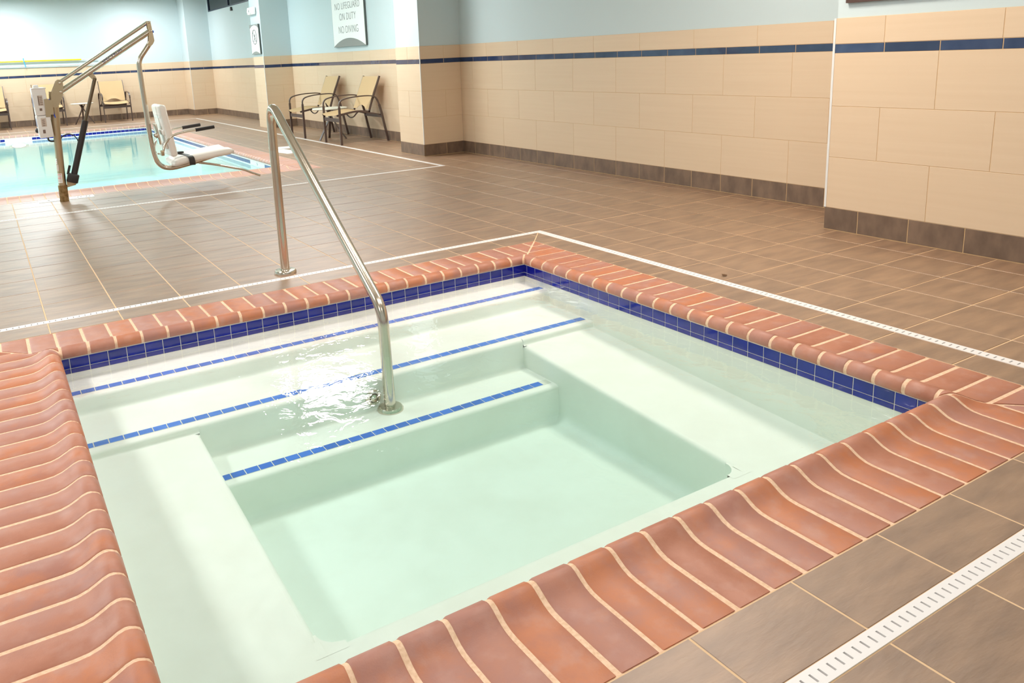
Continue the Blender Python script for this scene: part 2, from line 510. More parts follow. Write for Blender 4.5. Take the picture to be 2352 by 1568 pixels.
def tile_mb(poly, t=0.006, ch=0.0010, mb=None, cx=0, cy=0):
    mb = mb or MB()
    inn = dedupe(inset(poly, ch))
    poly = dedupe(poly)
    if len(inn) != len(poly): inn = poly
    n = len(poly)
    vs = [(x - cx, y - cy, 0.0) for x, y in inn] + [(x - cx, y - cy, -ch) for x, y in poly] + [(x - cx, y - cy, -t) for x, y in poly]
    fs = [tuple(range(n))]
    for a in (0, n):
        fs += [(a + i, a + n + i, a + n + (i + 1) % n, a + (i + 1) % n) for i in range(n)]
    mb.add(vs, fs)
    return mb

cells = []
for ri, rg in enumerate(regions):
    hx, hy = (([gx[0], gx[-1]] if ri in (7, 9) else gx), ([gy[0], gy[-1]] if ri in (6, 8) else gy))
    for i in range(len(hx) - 1):
        for j in range(len(hy) - 1):
            p = clip_poly([(hx[i], hy[j]), (hx[i + 1], hy[j]), (hx[i + 1], hy[j + 1]), (hx[i], hy[j + 1])], rg)
            if len(p) < 3 or area(p) < 0.0012: continue
            q = dedupe(inset(dedupe(p), 0.0029))
            if len(q) < 3 or area(q) < 0.0008: continue
            cx = sum(v[0] for v in q) / len(q); cy = sum(v[1] for v in q) / len(q)
            if cx > XP and cy < 0.99: continue
            if cx > 0.85 and (6.24 < cy < 6.82 or 12.12 < cy < 12.7 or cy > 17.67): continue
            pp = [px((v[0], v[1], 0)) for v in q]
            vis = 0
            if all(pp):
                inside = any(-40 < a[0] < 2392 and 0 < a[1] < 1608 for a in pp)
                if inside: vis = area([(a[0], a[1]) for a in pp])
            cells.append((vis, cx, cy, q))
cells.sort(key=lambda c: -c[0])
cache = {}
rest = MB()
for k, (vis, cx, cy, q) in enumerate(cells):
    if k < 298 and vis > 0:
        key = tuple((round(a - cx, 3), round(b - cy, 3)) for a, b in q)
        if key not in cache:
            cache[key] = tile_mb(q, cx=cx, cy=cy).mesh('floor_tile')
        link('floor_tile', cache[key], 'floor_tile', floor, (cx, cy, random.uniform(-0.0002, 0.0003)))
    else:
        tile_mb(q, mb=rest)
o = rest.build('floor_tile', 'floor_tile', floor); o['kind'] = 'stuff'

# ------------------------------------------------------------------ walls
def wall_box(name, boxes, m='paint'):
    mb = MB()
    for b in boxes: mb.box(*b)
    o = mb.build(name, m); o['kind'] = 'structure'
    return o

def wainscot(parent, plane, face, s0, s1, rows, nrm=-1, grout_to=HT, zlow=0.0, cut0=0, cut1=0):
    """tile rows on a wall. plane 'x': face at x=face, s runs along y; plane 'y': face at y=face, s runs along x.
    rows: (z0, z1, pitch, origin, material, name) with pitch 0 for explicit joint list in origin"""
    d = -nrm
    def bx(mb, a, b, z0, z1, f0, f1):
        if plane == 'x': mb.box(min(f0, f1), max(f0, f1), a, b, z0, z1)
        else: mb.box(a, b, min(f0, f1), max(f0, f1), z0, z1)
    g = MB(); bx(g, s0, s1, zlow, grout_to, face + d * 0.0015, face + d * 0.0079)
    g.build('tile_grout', 'wall_grout', parent)
    for z0, z1, pitch, org, m, nm in rows:
        if pitch == 0: js = sorted([v for v in org if s0 + .02 < v < s1 - .02])
        else:
            k = math.ceil((s0 - org) / pitch); js = []
            while org + k * pitch < s1 - 0.02:
                if org + k * pitch > s0 + 0.02: js.append(org + k * pitch)
                k += 1
        js = [s0] + js + [s1]
        jw = 0.0022 if m != 'wall_tile' else 0.0014
        for a, b in zip(js[:-1], js[1:]):
            a2, b2 = a + (jw if a > s0 else 0), b - (jw if b < s1 else 0)
            zz0, zz1 = z0 + (0.0012 if z0 > 0 else 0.004), z1 - 0.0012
            L_, H_ = b2 - a2, zz1 - zz0
            key = (plane, nrm, round(L_, 4), round(H_, 4), m)
            if key not in cache:
                mb = MB(); ch = 0.001
                # slab with chamfered face
                P = lambda s_, z_, f_: ((f_, s_, z_) if plane == 'x' else (s_, f_, z_))
                vs = []
                for (f_, c) in ((0, ch), (d * ch, 0), (d * 0.006, 0)):
                    vs += [P(-L_ / 2 + c, -H_ / 2 + c, f_), P(L_ / 2 - c, -H_ / 2 + c, f_), P(L_ / 2 - c, H_ / 2 - c, f_), P(-L_ / 2 + c, H_ / 2 - c, f_)]
                fs = [(0, 1, 2, 3)] + [(q * 4 + i, q * 4 + 4 + i, q * 4 + 4 + (i + 1) % 4, q * 4 + (i + 1) % 4) for q in (0, 1) for i in range(4)]
                mb.add(vs, fs)
                cache[key] = mb.mesh(nm)
            cs, cz = (a2 + b2) / 2, (zz0 + zz1) / 2
            link(nm, cache[key], m, parent, (face, cs, cz) if plane == 'x' else (cs, face, cz))

def rows_std(base, blue, a, b, c, top, pt=0.61, pb=0.305):
    return [(0, HB, pb, base, 'base_tile', 'base_tile'), (HB, HA1, pt, a, 'wall_tile', 'wall_tile'), (HA1, HA2, pt, b, 'wall_tile', 'wall_tile'),
            (HA2, HA3, pt, c, 'wall_tile', 'wall_tile'), (HA3, HBL, pb, blue, 'accent_tile', 'accent_tile'), (HBL, HT, pt, top, 'wall_tile', 'wall_tile')]

def rows_list(base, blue, a, b, c, top, nobase=False):
    r = [(HB, HA1, 0, a, 'wall_tile', 'wall_tile'), (HA1, HA2, 0, b, 'wall_tile', 'wall_tile'), (HA2, HA3, 0, c, 'wall_tile', 'wall_tile'),
         (HA3, HBL, 0, blue, 'accent_tile', 'accent_tile'), (HBL, HT, 0, top, 'wall_tile', 'wall_tile')]
    return r + ([(0, HB, 0, [], 'wall_tile', 'wall_tile')] if nobase else [(0, HB, 0, base, 'base_tile', 'base_tile')])

WY = (14.2, 17.58, 2.375, 2.70)   # window: y0, y1, z0, z1
b8 = 0.008
wr = wall_box('wall_right', [(XR + b8, 1.62, YN, 12.6, 0, CEIL), (XF + b8, 1.62, 12.6, WY[0], 0, CEIL), (XF + b8, 1.62, WY[1], YB + .15, 0, CEIL),
                             (XF + b8, 1.62, WY[0], WY[1], 0, WY[2]), (XF + b8, 1.62, WY[0], WY[1], WY[3], CEIL)])
wainscot(wr, 'x', XR, 0.9987, 6.2269, rows_std(1.6928, 1.672, 1.6928, 1.9978, 1.6928, 1.998))
wainscot(wr, 'x', XR, 6.8353, 12.1087, rows_std(8.39, 9.06, 9.061, 9.367, 9.061, 9.367))
wainscot(wr, 'x', XF, 12.7, 17.66, rows_std(15.352, 15.352, 15.352, 15.657, 15.352, 15.657))
wb = wall_box('wall_back', [(XL - .15, 1.62, YB + b8, YB + .15, 0, CEIL)])
wainscot(wb, 'y', YB, XL, 0.82, rows_std(-2.62, -2.94, -2.62, -2.30, -2.62, -2.60, 0.633, 0.3165))
wl = wall_box('wall_left', [(XL - .15, XL, YN, YB + .15, 0, CEIL)])
wf = wall_box('wall_front', [(XL - .15, 1.62, YN - .15, YN, 0, CEIL)])
ceil = wall_box('ceiling', [(XL - .15, 1.62, YN - .15, YB + .15, CEIL, CEIL + .12)], 'ceiling')

# near pilaster (right edge of the photograph)
p0 = wall_box('wall_pilaster', [(XP + b8, XR + b8, YN, 0.9987 - b8, 0, CEIL)])
wainscot(p0, 'x', XP, YN, 0.9987, rows_list([.7802 - .305 * k for k in range(14)], [.688 - .3065 * k for k in range(14)], [.3834 - .61 * k for k in range(7)],
         [.6884 - .61 * k for k in range(7)], [.3834 - .61 * k for k in range(7)], [.691 - .612 * k for k in range(7)]))
wainscot(p0, 'y', 0.9987, XP + .008, XR, rows_list([1.14], [1.14], [], [1.14], [], [1.14]), nrm=1)
# pillar between the seating bay and the right wall
p1 = wall_box('wall_pillar', [(0.8404 + b8, XR + b8, 6.2269 + b8, 6.8353 - b8, 0, CEIL)])
wainscot(p1, 'x', 0.8404, 6.2269, 6.8353, rows_list([6.527], [6.531], [], [6.547], [], [6.535]))
wainscot(p1, 'y', 6.2269, 0.8404 + b8, XR, rows_list([1.146], [1.157], [], [1.163], [], [1.159]))
wainscot(p1, 'y', 6.8353, 0.8404 + b8, XR, rows_list([1.146], [1.157], [], [1.163], [], [1.159]), nrm=1)
# second pillar, its left face tiled to the floor
p2 = wall_box('wall_pillar', [(0.8645 + b8, XR + b8, 12.1087 + b8, 12.70 - b8, 0, CEIL)])
wainscot(p2, 'x', 0.8645, 12.1087, 12.70, rows_list([], [12.42], [], [12.42], [], [], nobase=True))
wainscot(p2, 'y', 12.1087, 0.8645 + b8, XR, rows_list([1.146], [1.173], [], [1.181], [], [1.176]))
wainscot(p2, 'y', 12.70, 0.8645 + b8, XF, rows_list([1.146], [1.173], [], [1.181], [], [1.176]), nrm=1)
# far corner pilaster
p3 = wall_box('wall_pilaster', [(0.82 + b8, 1.40, 17.66 + b8, YB + .1, 0, CEIL)])
wainscot(p3, 'y', 17.66, 0.82, XF, rows_list([1.12], [1.139], [], [1.13], [], [1.145]))
wainscot(p3, 'x', 0.82, 17.66 + b8, YB, rows_list([17.9], [18.0], [], [], [], []))

# metal corner trims on the tiled corners
for k, (x, y, z0, z1) in enumerate([(XP, 0.9987, HB, HT), (0.8404, 6.2269, HB, HT), (0.8645, 12.1087, 0.0, HT), (0.82, 17.66, HB, HT)]):
    t = 0.0045 if k != 0 else 0.005
    mb = MB().box(x - 0.002, x + t * 1.6, y - 0.0025 if k else y - 0.008, y + 0.006 if k == 0 else y + t * 1.2, z0, z1)
    o = mb.build('trim_%d' % (k + 1), 'trim_metal'); o['kind'] = 'structure'

# window high on the far right wall
wn = MB()
fx = XF + 0.012
for b in [(fx, fx + .05, WY[0], WY[0] + .04, WY[2], WY[3]), (fx, fx + .05, WY[1] - .04, WY[1], WY[2], WY[3]),
          (fx, fx + .05, WY[0] + .04, WY[1] - .04, WY[2], WY[2] + .03), (fx, fx + .05, WY[0] + .04, WY[1] - .04, WY[3] - .03, WY[3]),
          (fx, fx + .05, 15.86, 15.90, WY[2] + .03, WY[3] - .03)]: wn.box(*b)
wo = wn.build('window_1', 'win_frame'); wo['kind'] = 'structure'
gl = mat('night_window_glass', srgb(20, 24, 40), 0.05); gl.node_tree.nodes['Principled BSDF'].inputs['Transmission Weight'].default_value = 0.6
MB().box(fx + .02, fx + .026, WY[0] + .04, 15.86, WY[2] + .03, WY[3] - .03).build('pane', gl, wo)
MB().box(fx + .02, fx + .026, 15.90, WY[1] - .04, WY[2] + .03, WY[3] - .03).build('pane', gl, wo)
slat = None
for y0, y1 in ((WY[0] + .05, 15.85), (15.91, WY[1] - .06)):
    z = WY[2] + 0.045
    while z < WY[3] - 0.04:
        MB().bar([(fx + .045, y0, z), (fx + .045, y1, z)], 0.028, 0.0015, (math.cos(0.9), 0, math.sin(0.9))).build('blind_slat', 'blind', wo)
        z += 0.026
MB().box(1.60, 1.62, WY[0], WY[1], WY[2], WY[3]).build('outer_dark_sheet', gl, wo)

# ------------------------------------------------------------------ coping bricks
PROF = [(0, 0), (0.60, 0), (0.675, 0.002), (0.74, 0.008), (0.795, 0.017), (0.845, 0.026), (0.885, 0.030), (0.92, 0.0295), (0.955, 0.0245),
        (0.982, 0.015), (0.998, 0.003), (1.0, -0.006), (0.99, -0.015), (0.96, -0.020)]
PROF_LO = [(0, 0), (0.62, 0.001), (0.78, 0.016), (0.88, 0.029), (0.95, 0.026), (0.99, 0.010), (1.0, -0.006), (0.96, -0.020)]

def coping_side(parent, grout, o0, o1, n0, n1, js, gap, m, lo=False):
    """o0->o1 outer edge (2-D), n0->n1 nose edge; js: joint distances along the outer edge from o0; mitred at both ends"""
    o0, o1, n0, n1 = [Vector((*p, 0)) for p in (o0, o1, n0, n1)]
    d = (o1 - o0).normalized(); Lg = (o1 - o0).length
    inw = Vector((-d.y, d.x, 0))
    if (n0 - o0).dot(inw) < 0: inw = -inw
    W = (n0 - o0).dot(inw)
    prof = PROF_LO if lo else PROF
    cuts = [(o0, n0 - o0), (o1, n1 - o1)]
    def seg(a, b, drop, name, mb_only=False, kz=0.0, ch=0.0025):
        bm = bmesh.new()
        rings = [(a, ch), (a + ch * 1.6, 0), (b - ch * 1.6, 0), (b, ch)] if not mb_only and not lo else [(a, 0), (b, 0)]
        loops = []
        for s_, dn in rings:
            ring = []
            for i, (u, z) in enumerate(prof):
                uu = u * W - (drop + dn if u > 0.9 else 0); zz = z - (drop + dn if u <= 0.97 else 0)
                if i == 0: uu += dn * 0.6 + (0.0 if mb_only else 0.003)
                ring.append(bm.verts.new(o0 + d * s_ + inw * uu + Vector((0, 0, zz + kz))))
            ring.append(bm.verts.new(o0 + d * s_ + inw * (W * 0.93) + Vector((0, 0, -0.040 + kz))))
            ring.append(bm.verts.new(o0 + d * s_ + inw * (0.0 if mb_only else 0.003) + Vector((0, 0, -0.045 + kz))))
            loops.append(ring)
        for r0, r1 in zip(loops[:-1], loops[1:]):
            for i in range(len(r0)):
                k = (i + 1) % len(r0)
                f = bm.faces.new((r0[i], r1[i], r1[k], r0[k])); f.smooth = True
        bm.faces.new(loops[0]); bm.faces.new(list(reversed(loops[-1])))
        g2 = gap / 2 if not mb_only else 0
        for ci, (p, v) in enumerate(cuts):
            nn = Vector((v.y, -v.x, 0)).normalized()
            mid = (o0 + o1) / 2
            if (mid - p).dot(nn) < 0: nn = -nn
            geom = bm.verts[:] + bm.edges[:] + bm.faces[:]
            dist = [(vv.co - (p + nn * g2)).dot(nn) for vv in bm.verts]
            if min(dist) >= 0: continue
            if max(dist) <= 0.012: bm.free(); return None
            r = bmesh.ops.bisect_plane(bm, geom=geom, plane_co=p + nn * g2, plane_no=nn, clear_inner=True)
            ed = [e for e in r['geom_cut'] if isinstance(e, bmesh.types.BMEdge)]
            if ed:
                try: bmesh.ops.edgeloop_fill(bm, edges=ed)
                except Exception: pass
        bmesh.ops.recalc_face_normals(bm, faces=bm.faces)
        me = bpy.data.meshes.new(name)
        c = Vector((0, 0, 0))
        for vv in bm.verts: c += vv.co
        c /= max(1, len(bm.verts)); c.z = 0
        if not mb_only:
            bmesh.ops.translate(bm, verts=bm.verts, vec=-c)
        bm.to_mesh(me); bm.free()
        try: me.set_sharp_from_angle(angle=math.radians(50))
        except Exception: pass
        return me, c
    e = [-0.2] + list(js) + [Lg + 0.2]
    e = [x for x in e]
    for a, b in zip(e[:-1], e[1:]):
        if b - a < 0.03: continue
        r = seg(a + gap / 2 + random.uniform(-.001, .001), b - gap / 2 + random.uniform(-.001, .001), 0, 'coping_brick', kz=random.uniform(-0.0007, 0.0007) if not lo else 0)
        if r: link('coping_brick', r[0], m, parent, r[1])
    r = seg(-0.2, Lg + 0.2, 0.0028, 'coping_grout', mb_only=True)
    if r: link('coping_grout', r[0], 'coping_grout', parent)

spa = thing('spa_pool', 'square whirlpool spa sunk in the floor, brick coping and blue edged steps', 'hot tub', (-2.26, 0.42, 0))
def keep(o, parent):
    """parent without moving"""
    o.parent = parent; o.matrix_parent_inverse = parent.matrix_world.inverted()
spa.location = (0, 0, 0)
# back (far) side, left to right
js = [(-3.573 + 0.1102 * k) - SX0 for k in range(-1, 28) if -3.573 + 0.1102 * k < SX1 + 0.03]
coping_side(spa, None, (SX0, SY1), (SX1, SY1), (NX0, NY1), (NX1, NY1), [j + .005 for j in js], 0.012, 'brick')
js = [(-2.705 + 0.1105 * k) - SX0 for k in range(-10, 18) if SX0 < -2.705 + 0.1105 * k < SX1]
coping_side(spa, None, (SX0, SY0), (SX1, SY0), (NX0, NY0), (NX1, NY0), js, 0.0125, 'brick')
js = sorted([SY1 - (1.816 - 0.1064 * k) for k in range(0, 27)])
coping_side(spa, None, (SX1, SY1), (SX1, SY0), (NX1, NY1), (NX1, NY0), js, 0.0125, 'brick')
js = sorted([SY1 - (1.735 - 0.1078 * k) for k in range(0, 26)])
coping_side(spa, None, (SX0, SY1), (SX0, SY0), (NX0, NY1), (NX0, NY0), js, 0.0115, 'brick')

# ------------------------------------------------------------------ spa basin: one lofted shell with rounded noses
def strip_profile(pts, x0, x1, mb, n_sm=True):
    vs = [(x0, y, z) for y, z in pts] + [(x1, y, z) for y, z in pts]
    n = len(pts)
    mb.add(vs, [(i, i + 1, n + i + 1, n + i) for i in range(n - 1)], True)

def rnd(pts, r, n=5):
    o = fillet([(0, y, z) for y, z in pts], r, n)
    return [(p.y, p.z) for p in o]

T1, T2, T3, FL = -0.120, -0.200, -0.340, -0.505
E1, E2, E3 = 1.345, 0.975, 0.700
BZ = lambda y: -0.232 - (0.97 - y) * 0.052
BX0, BX1, BYN = -3.045, -1.490, -0.325
sh = MB()
# the stair column between the benches (profile along y), full height down to the floor
prof = [(WY1, -0.03), (WY1, T1), (E1, T1), (E1, T2), (E2, T2), (E2, T3), (E3, T3), (E3, FL), (BYN, FL), (BYN, BZ(BYN)), (WY0, BZ(WY0)), (WY0, -0.03)]
rr = [0.012, 0.022, 0.03, 0.022, 0.03, 0.022, 0.04, 0.05, 0.022, 0.03]
strip_profile(rnd(prof, rr), BX0, BX1, sh)
# over the benches
prof2 = [(WY1, -0.03), (WY1, T1), (E1, T1), (E1, T2), (E2, T2), (E2, BZ(E2)), (WY0, BZ(WY0)), (WY0, -0.03)]
rr2 = [0.012, 0.022, 0.03, 0.022, 0.015, 0.03]
strip_profile(rnd(prof2, rr2), WX0, BX0 - 0.02, sh)
strip_profile(rnd(prof2, rr2), BX1 + 0.02, WX1, sh)
for xa_, xb_ in ((BX0 - 0.02, BX0), (BX1, BX1 + 0.02)):
    pa = rnd(prof2, rr2)
    strip_profile([q for q in pa if q[0] >= E2 - 0.012], xa_, xb_, sh)
    strip_profile([(BYN + 0.03, BZ(BYN + .03) - .0002)] + [q for q in pa if q[0] < BYN], xa_, xb_, sh)
# bench fronts with a rounded top edge, and side walls
def bench_front(xa, xo):
    # xa: face x, xo: bench-top x where the round starts
    n = 6
    secs = [E2 - 0.0, E3, 0.4, 0.0, BYN]
    ys = [E2 + 0.05] + [E2 - (E2 - BYN) * k / 12 for k in range(13)] + [BYN - 0.03]
    cols = []
    for y in ys:
        zt = BZ(y) if y <= E2 else BZ(E2)
        col = []
        for k in range(n + 1):
            a = PI / 2 * k / n
            col.append((xo + (xa - xo) * math.sin(a), y, zt - 0.02 + 0.02 * math.cos(a)))
        col += [(xa, y, zt - 0.06), (xa, y, FL + 0.04)] + [(xa + (xa - xo) / abs(xa - xo) * (0.04 - 0.04 * math.cos(a_)), y, FL + 0.04 - 0.04 * math.sin(a_)) for a_ in (0.5, 1.1, PI / 2)]
        cols.append(col)
    m_ = len(cols[0])
    vs = [p for c in cols for p in c]
    sh.add(vs, [(i * m_ + k, (i + 1) * m_ + k, (i + 1) * m_ + k + 1, i * m_ + k + 1) for i in range(len(cols) - 1) for k in range(m_ - 1)], True)
bench_front(BX0, BX0 - 0.02)
bench_front(BX1, BX1 + 0.02)
# small rounded fillets in the near corners of the footwell
for (cx_, sx_) in ((BX1, -1), (BX0, 1)):
    r_ = 0.06
    pts = [(cx_, BYN + r_)] + [(cx_ + sx_ * (r_ - r_ * math.cos(a)), BYN + r_ - r_ * math.sin(a)) for a in [PI / 2 * k / 6 for k in range(1, 7)]]
    zt = BZ(BYN) - 0.001
    e_ = 0.03
    ex = [(cx_ + (-sx_) * e_, BYN - e_, zt), (cx_ + (-sx_) * e_, BYN + r_, zt - .004), (cx_ + sx_ * r_, BYN - e_, zt)]
    vs = [(x, y, zt) for x, y in pts] + [(x, y, FL) for x, y in pts] + ex
    n = len(pts)
    sh.add(vs, [(i, i + 1, n + i + 1, n + i) for i in range(n - 1)] + [(2 * n, i, i + 1) for i in range(n - 1)] + [(2 * n, 2 * n + 1, 0), (2 * n, n - 1, 2 * n + 2)], False)
for xa_, xb_ in ((BX1 + .001, BX1 + .06), (BX0 - .06, BX0 - .001)):
    sh.box(xa_, xb_, BYN - .06, BYN + .02, FL, BZ(BYN) - .007)
    sh.box(xa_, xb_, E2 - .02, E2 + .03, FL, BZ(E2) - .007)
for x in (WX0, WX1):
    sh.add([(x, WY0, -0.03), (x, WY1, -0.03), (x, WY1, -0.6), (x, WY0, -0.6)], [(0, 1, 2, 3)])
basin = sh.build('basin', 'plaster', spa)
# outer concrete box so that nothing is open from the side
MB().box(WX0 - .12, WX1 + .12, WY0 - .12, WY1 + .12, -0.75, -0.62).build('basin_slab', 'plaster', spa)

# waterline tiles
def waterline(parent, x0, x1, y0, y1, pitch, z_rows, sides, mname, skip=None, stuff_sides=()):
    t = 0.004; jw = 0.0016
    for sd in 'NSEW':
        if sd not in sides: continue
        if sd in 'NS': s0, s1 = x0, x1
        else: s0, s1 = y0, y1
        n = int((s1 - s0) / pitch); off = (s1 - s0 - n * pitch) / 2
        if sd == 'N': off = (-3.428 - x0) % pitch if pitch < .08 and x0 > -4 else off
        if sd == 'E': off = (1.467 - y0) % pitch if pitch < .08 and x0 > -4 else off
        js_ = [s0] + [s0 + off + k * pitch for k in range(n + 1) if s0 + .012 < s0 + off + k * pitch < s1 - .012] + [s1]
        g = MB()
        zt, zb = z_rows[0][1], z_rows[-1][0]
        e = {'N': (x0, x1, y1 - t * .45, y1 + .01), 'S': (x0, x1, y0 - .01, y0 + t * .45), 'E': (x1 - t * .45, x1 + .01, y0, y1), 'W': (x0 - .01, x0 + t * .45, y0, y1)}[sd]
        g.box(*e, zb - 0.001, zt + 0.006); g.build('tile_grout', 'tile_grout', parent)
        for zi, (za, zb_) in enumerate(z_rows):
            for a, b in zip(js_[:-1], js_[1:]):
                if skip and skip(sd, (a + b) / 2): continue
                key = ('wl', sd, round(b - a, 4), round(zb_ - za, 4), mname)
                if key not in cache:
                    l, h = (b - a) / 2 - jw, (zb_ - za) / 2 - 0.0011
                    mb = MB()
                    nx = {'N': -1, 'S': 1, 'E': -1, 'W': 1}[sd]
                    vs = []
                    for f_, c in ((t, 0.0009), (t - .0009, 0), (0, 0)):
                        for u, v in ((-l + c, -h + c), (l - c, -h + c), (l - c, h - c), (-l + c, h - c)):
                            vs.append((u, nx * f_, v) if sd in 'NS' else (nx * f_, u, v))
                    mb.add(vs, [(0, 1, 2, 3)] + [(q * 4 + i, q * 4 + 4 + i, q * 4 + 4 + (i + 1) % 4, q * 4 + (i + 1) % 4) for q in (0, 1) for i in range(4)])
                    cache[key] = mb.mesh('waterline_tile')
                c_s, c_z = (a + b) / 2, (za + zb_) / 2
                loc = {'N': (c_s, y1, c_z), 'S': (c_s, y0, c_z), 'E': (x1, c_s, c_z), 'W': (x0, c_s, c_z)}[sd]
                link('waterline_tile', cache[key], mname, parent, loc)
waterline(spa, WX0, WX1, WY0, WY1, 0.0766, [(-0.0670, -0.0215), (-0.0895, -0.0675)][::1], 'NSEW', 'cobalt')

# step edge mosaic
def step_row(y, z, x0, x1, org):
    key = 'step'
    if key not in cache: cache[key] = tile_mb([(-.0248, -.020), (.0248, -.020), (.0248, .020), (-.0248, .020)], t=0.004, ch=0.0006).mesh('step_tile')
    x = org
    while x < x1 - 0.02:
        if x > x0 + 0.02:
            link('step_tile', cache[key], 'step_blue', spa, (x, y, z + 0.0022))
        x += 0.0535
    MB().box(x0, x1, y - .023, y + .023, z - 0.003, z + 0.0008).build('step_grout', 'tile_grout', spa)
step_row(1.402, T1, WX0 + .005, WX1 - .01, WX0 + .033)
step_row(1.038, T2, WX0 + .005, WX1 - .01, WX0 + .028)
step_row(0.762, T3, BX0 + .005, BX1 - .01, BX0 + .03)

# water return fitting on the riser
jt = thing('return_fitting', 'round chrome water fitting on the spa step riser behind the handrail foot', 'fitting', (-2.30, E2 - 0.002, -0.283))
MB().lathe((0, 0, 0), [(0.036, 0), (0.036, -0.006), (0.030, -0.012), (0.022, -0.012), (0.018, -0.004)], 28, (0, 1, 0)).build('ring', 'steel', jt)
MB().lathe((0, -0.004, 0), [(0.018, 0), (0.016, -0.010), (0.007, -0.014)], 20, (0, 1, 0)).build('nozzle', 'steel', jt)

sw = MB().box(WX0 - 0.05, WX1 + 0.05, WY0 - 0.05, WY1 + 0.05, -0.62, ZW).build('spa_water', 'spa_water')
tag(sw, 'clear pale green water filling the brick edged spa', 'water')

# ------------------------------------------------------------------ swimming pool
pool = thing('swimming_pool', 'long turquoise swimming pool with pale brick coping beyond the spa', 'swimming pool')
lj = 0.1068
coping_side(pool, None, (PX0, PY0), (PX1, PY0), (QX0, QY0), (QX1, QY0), [k * lj + .04 for k in range(int((PX1 - PX0) / lj))], 0.012, 'brick_pale', lo=True)
coping_side(pool, None, (PX1, PY0), (PX1, PY1), (QX1, QY0), (QX1, QY1), [k * lj + .06 for k in range(int((PY1 - PY0) / lj))], 0.011, 'brick_pale', lo=True)
coping_side(pool, None, (PX0, PY1), (PX1, PY1), (QX0, QY1), (QX1, QY1), [k * lj + .03 for k in range(int((PX1 - PX0) / lj))], 0.012, 'brick_pale', lo=True)
# left end, far outside the picture
coping_side(pool, None, (PX0, PY0), (PX0, PY1), (QX0, QY0), (QX0, QY1), [], 0.011, 'brick_pale', lo=True)
ax0, ax1, ay0, ay1 = QX0 - .012, QX1 + .012, QY0 - .012, QY1 + .012
pb = MB()
PD = -0.95
prof = rnd([(ay1, -0.02), (ay1, PD), (ay0, PD), (ay0, -0.02)], [0.12, 0.12], 6)
strip_profile(prof, ax0, ax1, pb)
for x in (ax0, ax1): pb.add([(x, ay0, -0.02), (x, ay1, -0.02), (x, ay1, PD), (x, ay0, PD)], [(0, 1, 2, 3)])
pb.build('basin', 'pool_floor', pool)
waterline(pool, ax0, ax1, ay0, ay1, 0.0766, [(-0.080, -0.034)], 'NE', 'cobalt', skip=lambda sd, s_: (sd == 'E' and 7.38 < s_ < 7.97) or (sd == 'N' and (s_ < -4.2 or -3.28 < s_ < -2.80)))
pw = MB().box(ax0 - .05, ax1 + .05, ay0 - .05, ay1 + .05, PD - .05, ZW).build('pool_water', 'pool_water')
tag(pw, 'turquoise water of the swimming pool behind the pool lift', 'water')
dp = thing('depth_marker', 'white depth marker tile strip set in the waterline of the swimming pool', 'depth marker', (ax1 - 0.005, 7.675, -0.057))
MB().box(-0.001, 0.004, -0.295, 0.295, -0.024, 0.024).build('marker_face', 'sign_white', dp)

def text(parent, body, size, m, loc, rot, sx=1.0, align='CENTER', name='lettering', th=0.0006, bold=0.0):
    cu = bpy.data.curves.new(name, 'FONT'); cu.body = body; cu.size = size; cu.align_x = align; cu.align_y = 'CENTER'
    cu.extrude = th; cu.offset = bold; cu.space_character = 1.06
    tmp = bpy.data.objects.new('tmp', cu); C.objects.link(tmp)
    dg = bpy.context.evaluated_depsgraph_get()
    me = bpy.data.meshes.new_from_object(tmp.evaluated_get(dg))
    bpy.data.objects.remove(tmp)
    o = link(name, me, m, parent, loc)
    o.rotation_euler = rot; o.scale = (sx, 1, 1)
    return o

text(dp, '5', 0.04, 'sign_dark', (-0.0015, 0, 0), (PI / 2, 0, -PI / 2), 2.2)

plight = thing('pool_light', 'round glowing underwater light low on the far pool wall at left', 'light', (-3.05, ay1 - 0.004, -0.165))
MB().lathe((0, 0, 0), [(0.10, 0), (0.10, -0.015), (0.08, -0.022)], 28, (0, 1, 0)).build('rim', 'steel', plight)
MB().lathe((0, -0.004, 0), [(0.078, 0), (0.07, -0.022), (0.04, -0.03)], 24, (0, 1, 0)).build('lens', emis('underwater_lamp', (1.0, 0.97, 0.88), 30), plight)
plight.scale = (1.6, 1, 0.45)

# ------------------------------------------------------------------ slotted drains
def drain(name, label, inner, outer, visible):
    t = thing(name, label, 'drain')
    ix0, ix1, iy0, iy1 = inner; ox0, ox1, oy0, oy1 = outer
    pitch, sw_ = 0.0262, 0.0052
    for (ax, a, b, c0, c1) in visible:
        # strip: ax 0 runs along x, c0..c1 its width; plate with real slots over a dark channel
        pl = MB(); w_ = c1 - c0; s0_, s1_ = c0 + w_ * 0.26, c1 - w_ * 0.26
        zt, zb = 0.0012, -0.007
        def bx(mb, u0, u1, v0, v1, z0, z1):
            mb.box(u0, u1, v0, v1, z0, z1) if ax == 0 else mb.box(v0, v1, u0, u1, z0, z1)
        bx(pl, a, b, c0, s0_, zb, zt); bx(pl, a, b, s1_, c1, zb, zt)
        n = int((b - a) / pitch)
        for k in range(n + 1):
            u0 = a + k * pitch + (sw_ if k > 0 else 0) * 1.0
            u1 = min(a + (k + 1) * pitch, b)
            if u1 > u0: bx(pl, u0, u1, s0_, s1_, zb, zt)
        pl.build('slotted_plate', 'drain_white', t)
        ch = MB(); bx(ch, a, b, c0 + .002, c1 - .002, -0.034, -0.0072); ch.build('channel', 'drain_dark', t)
    return t
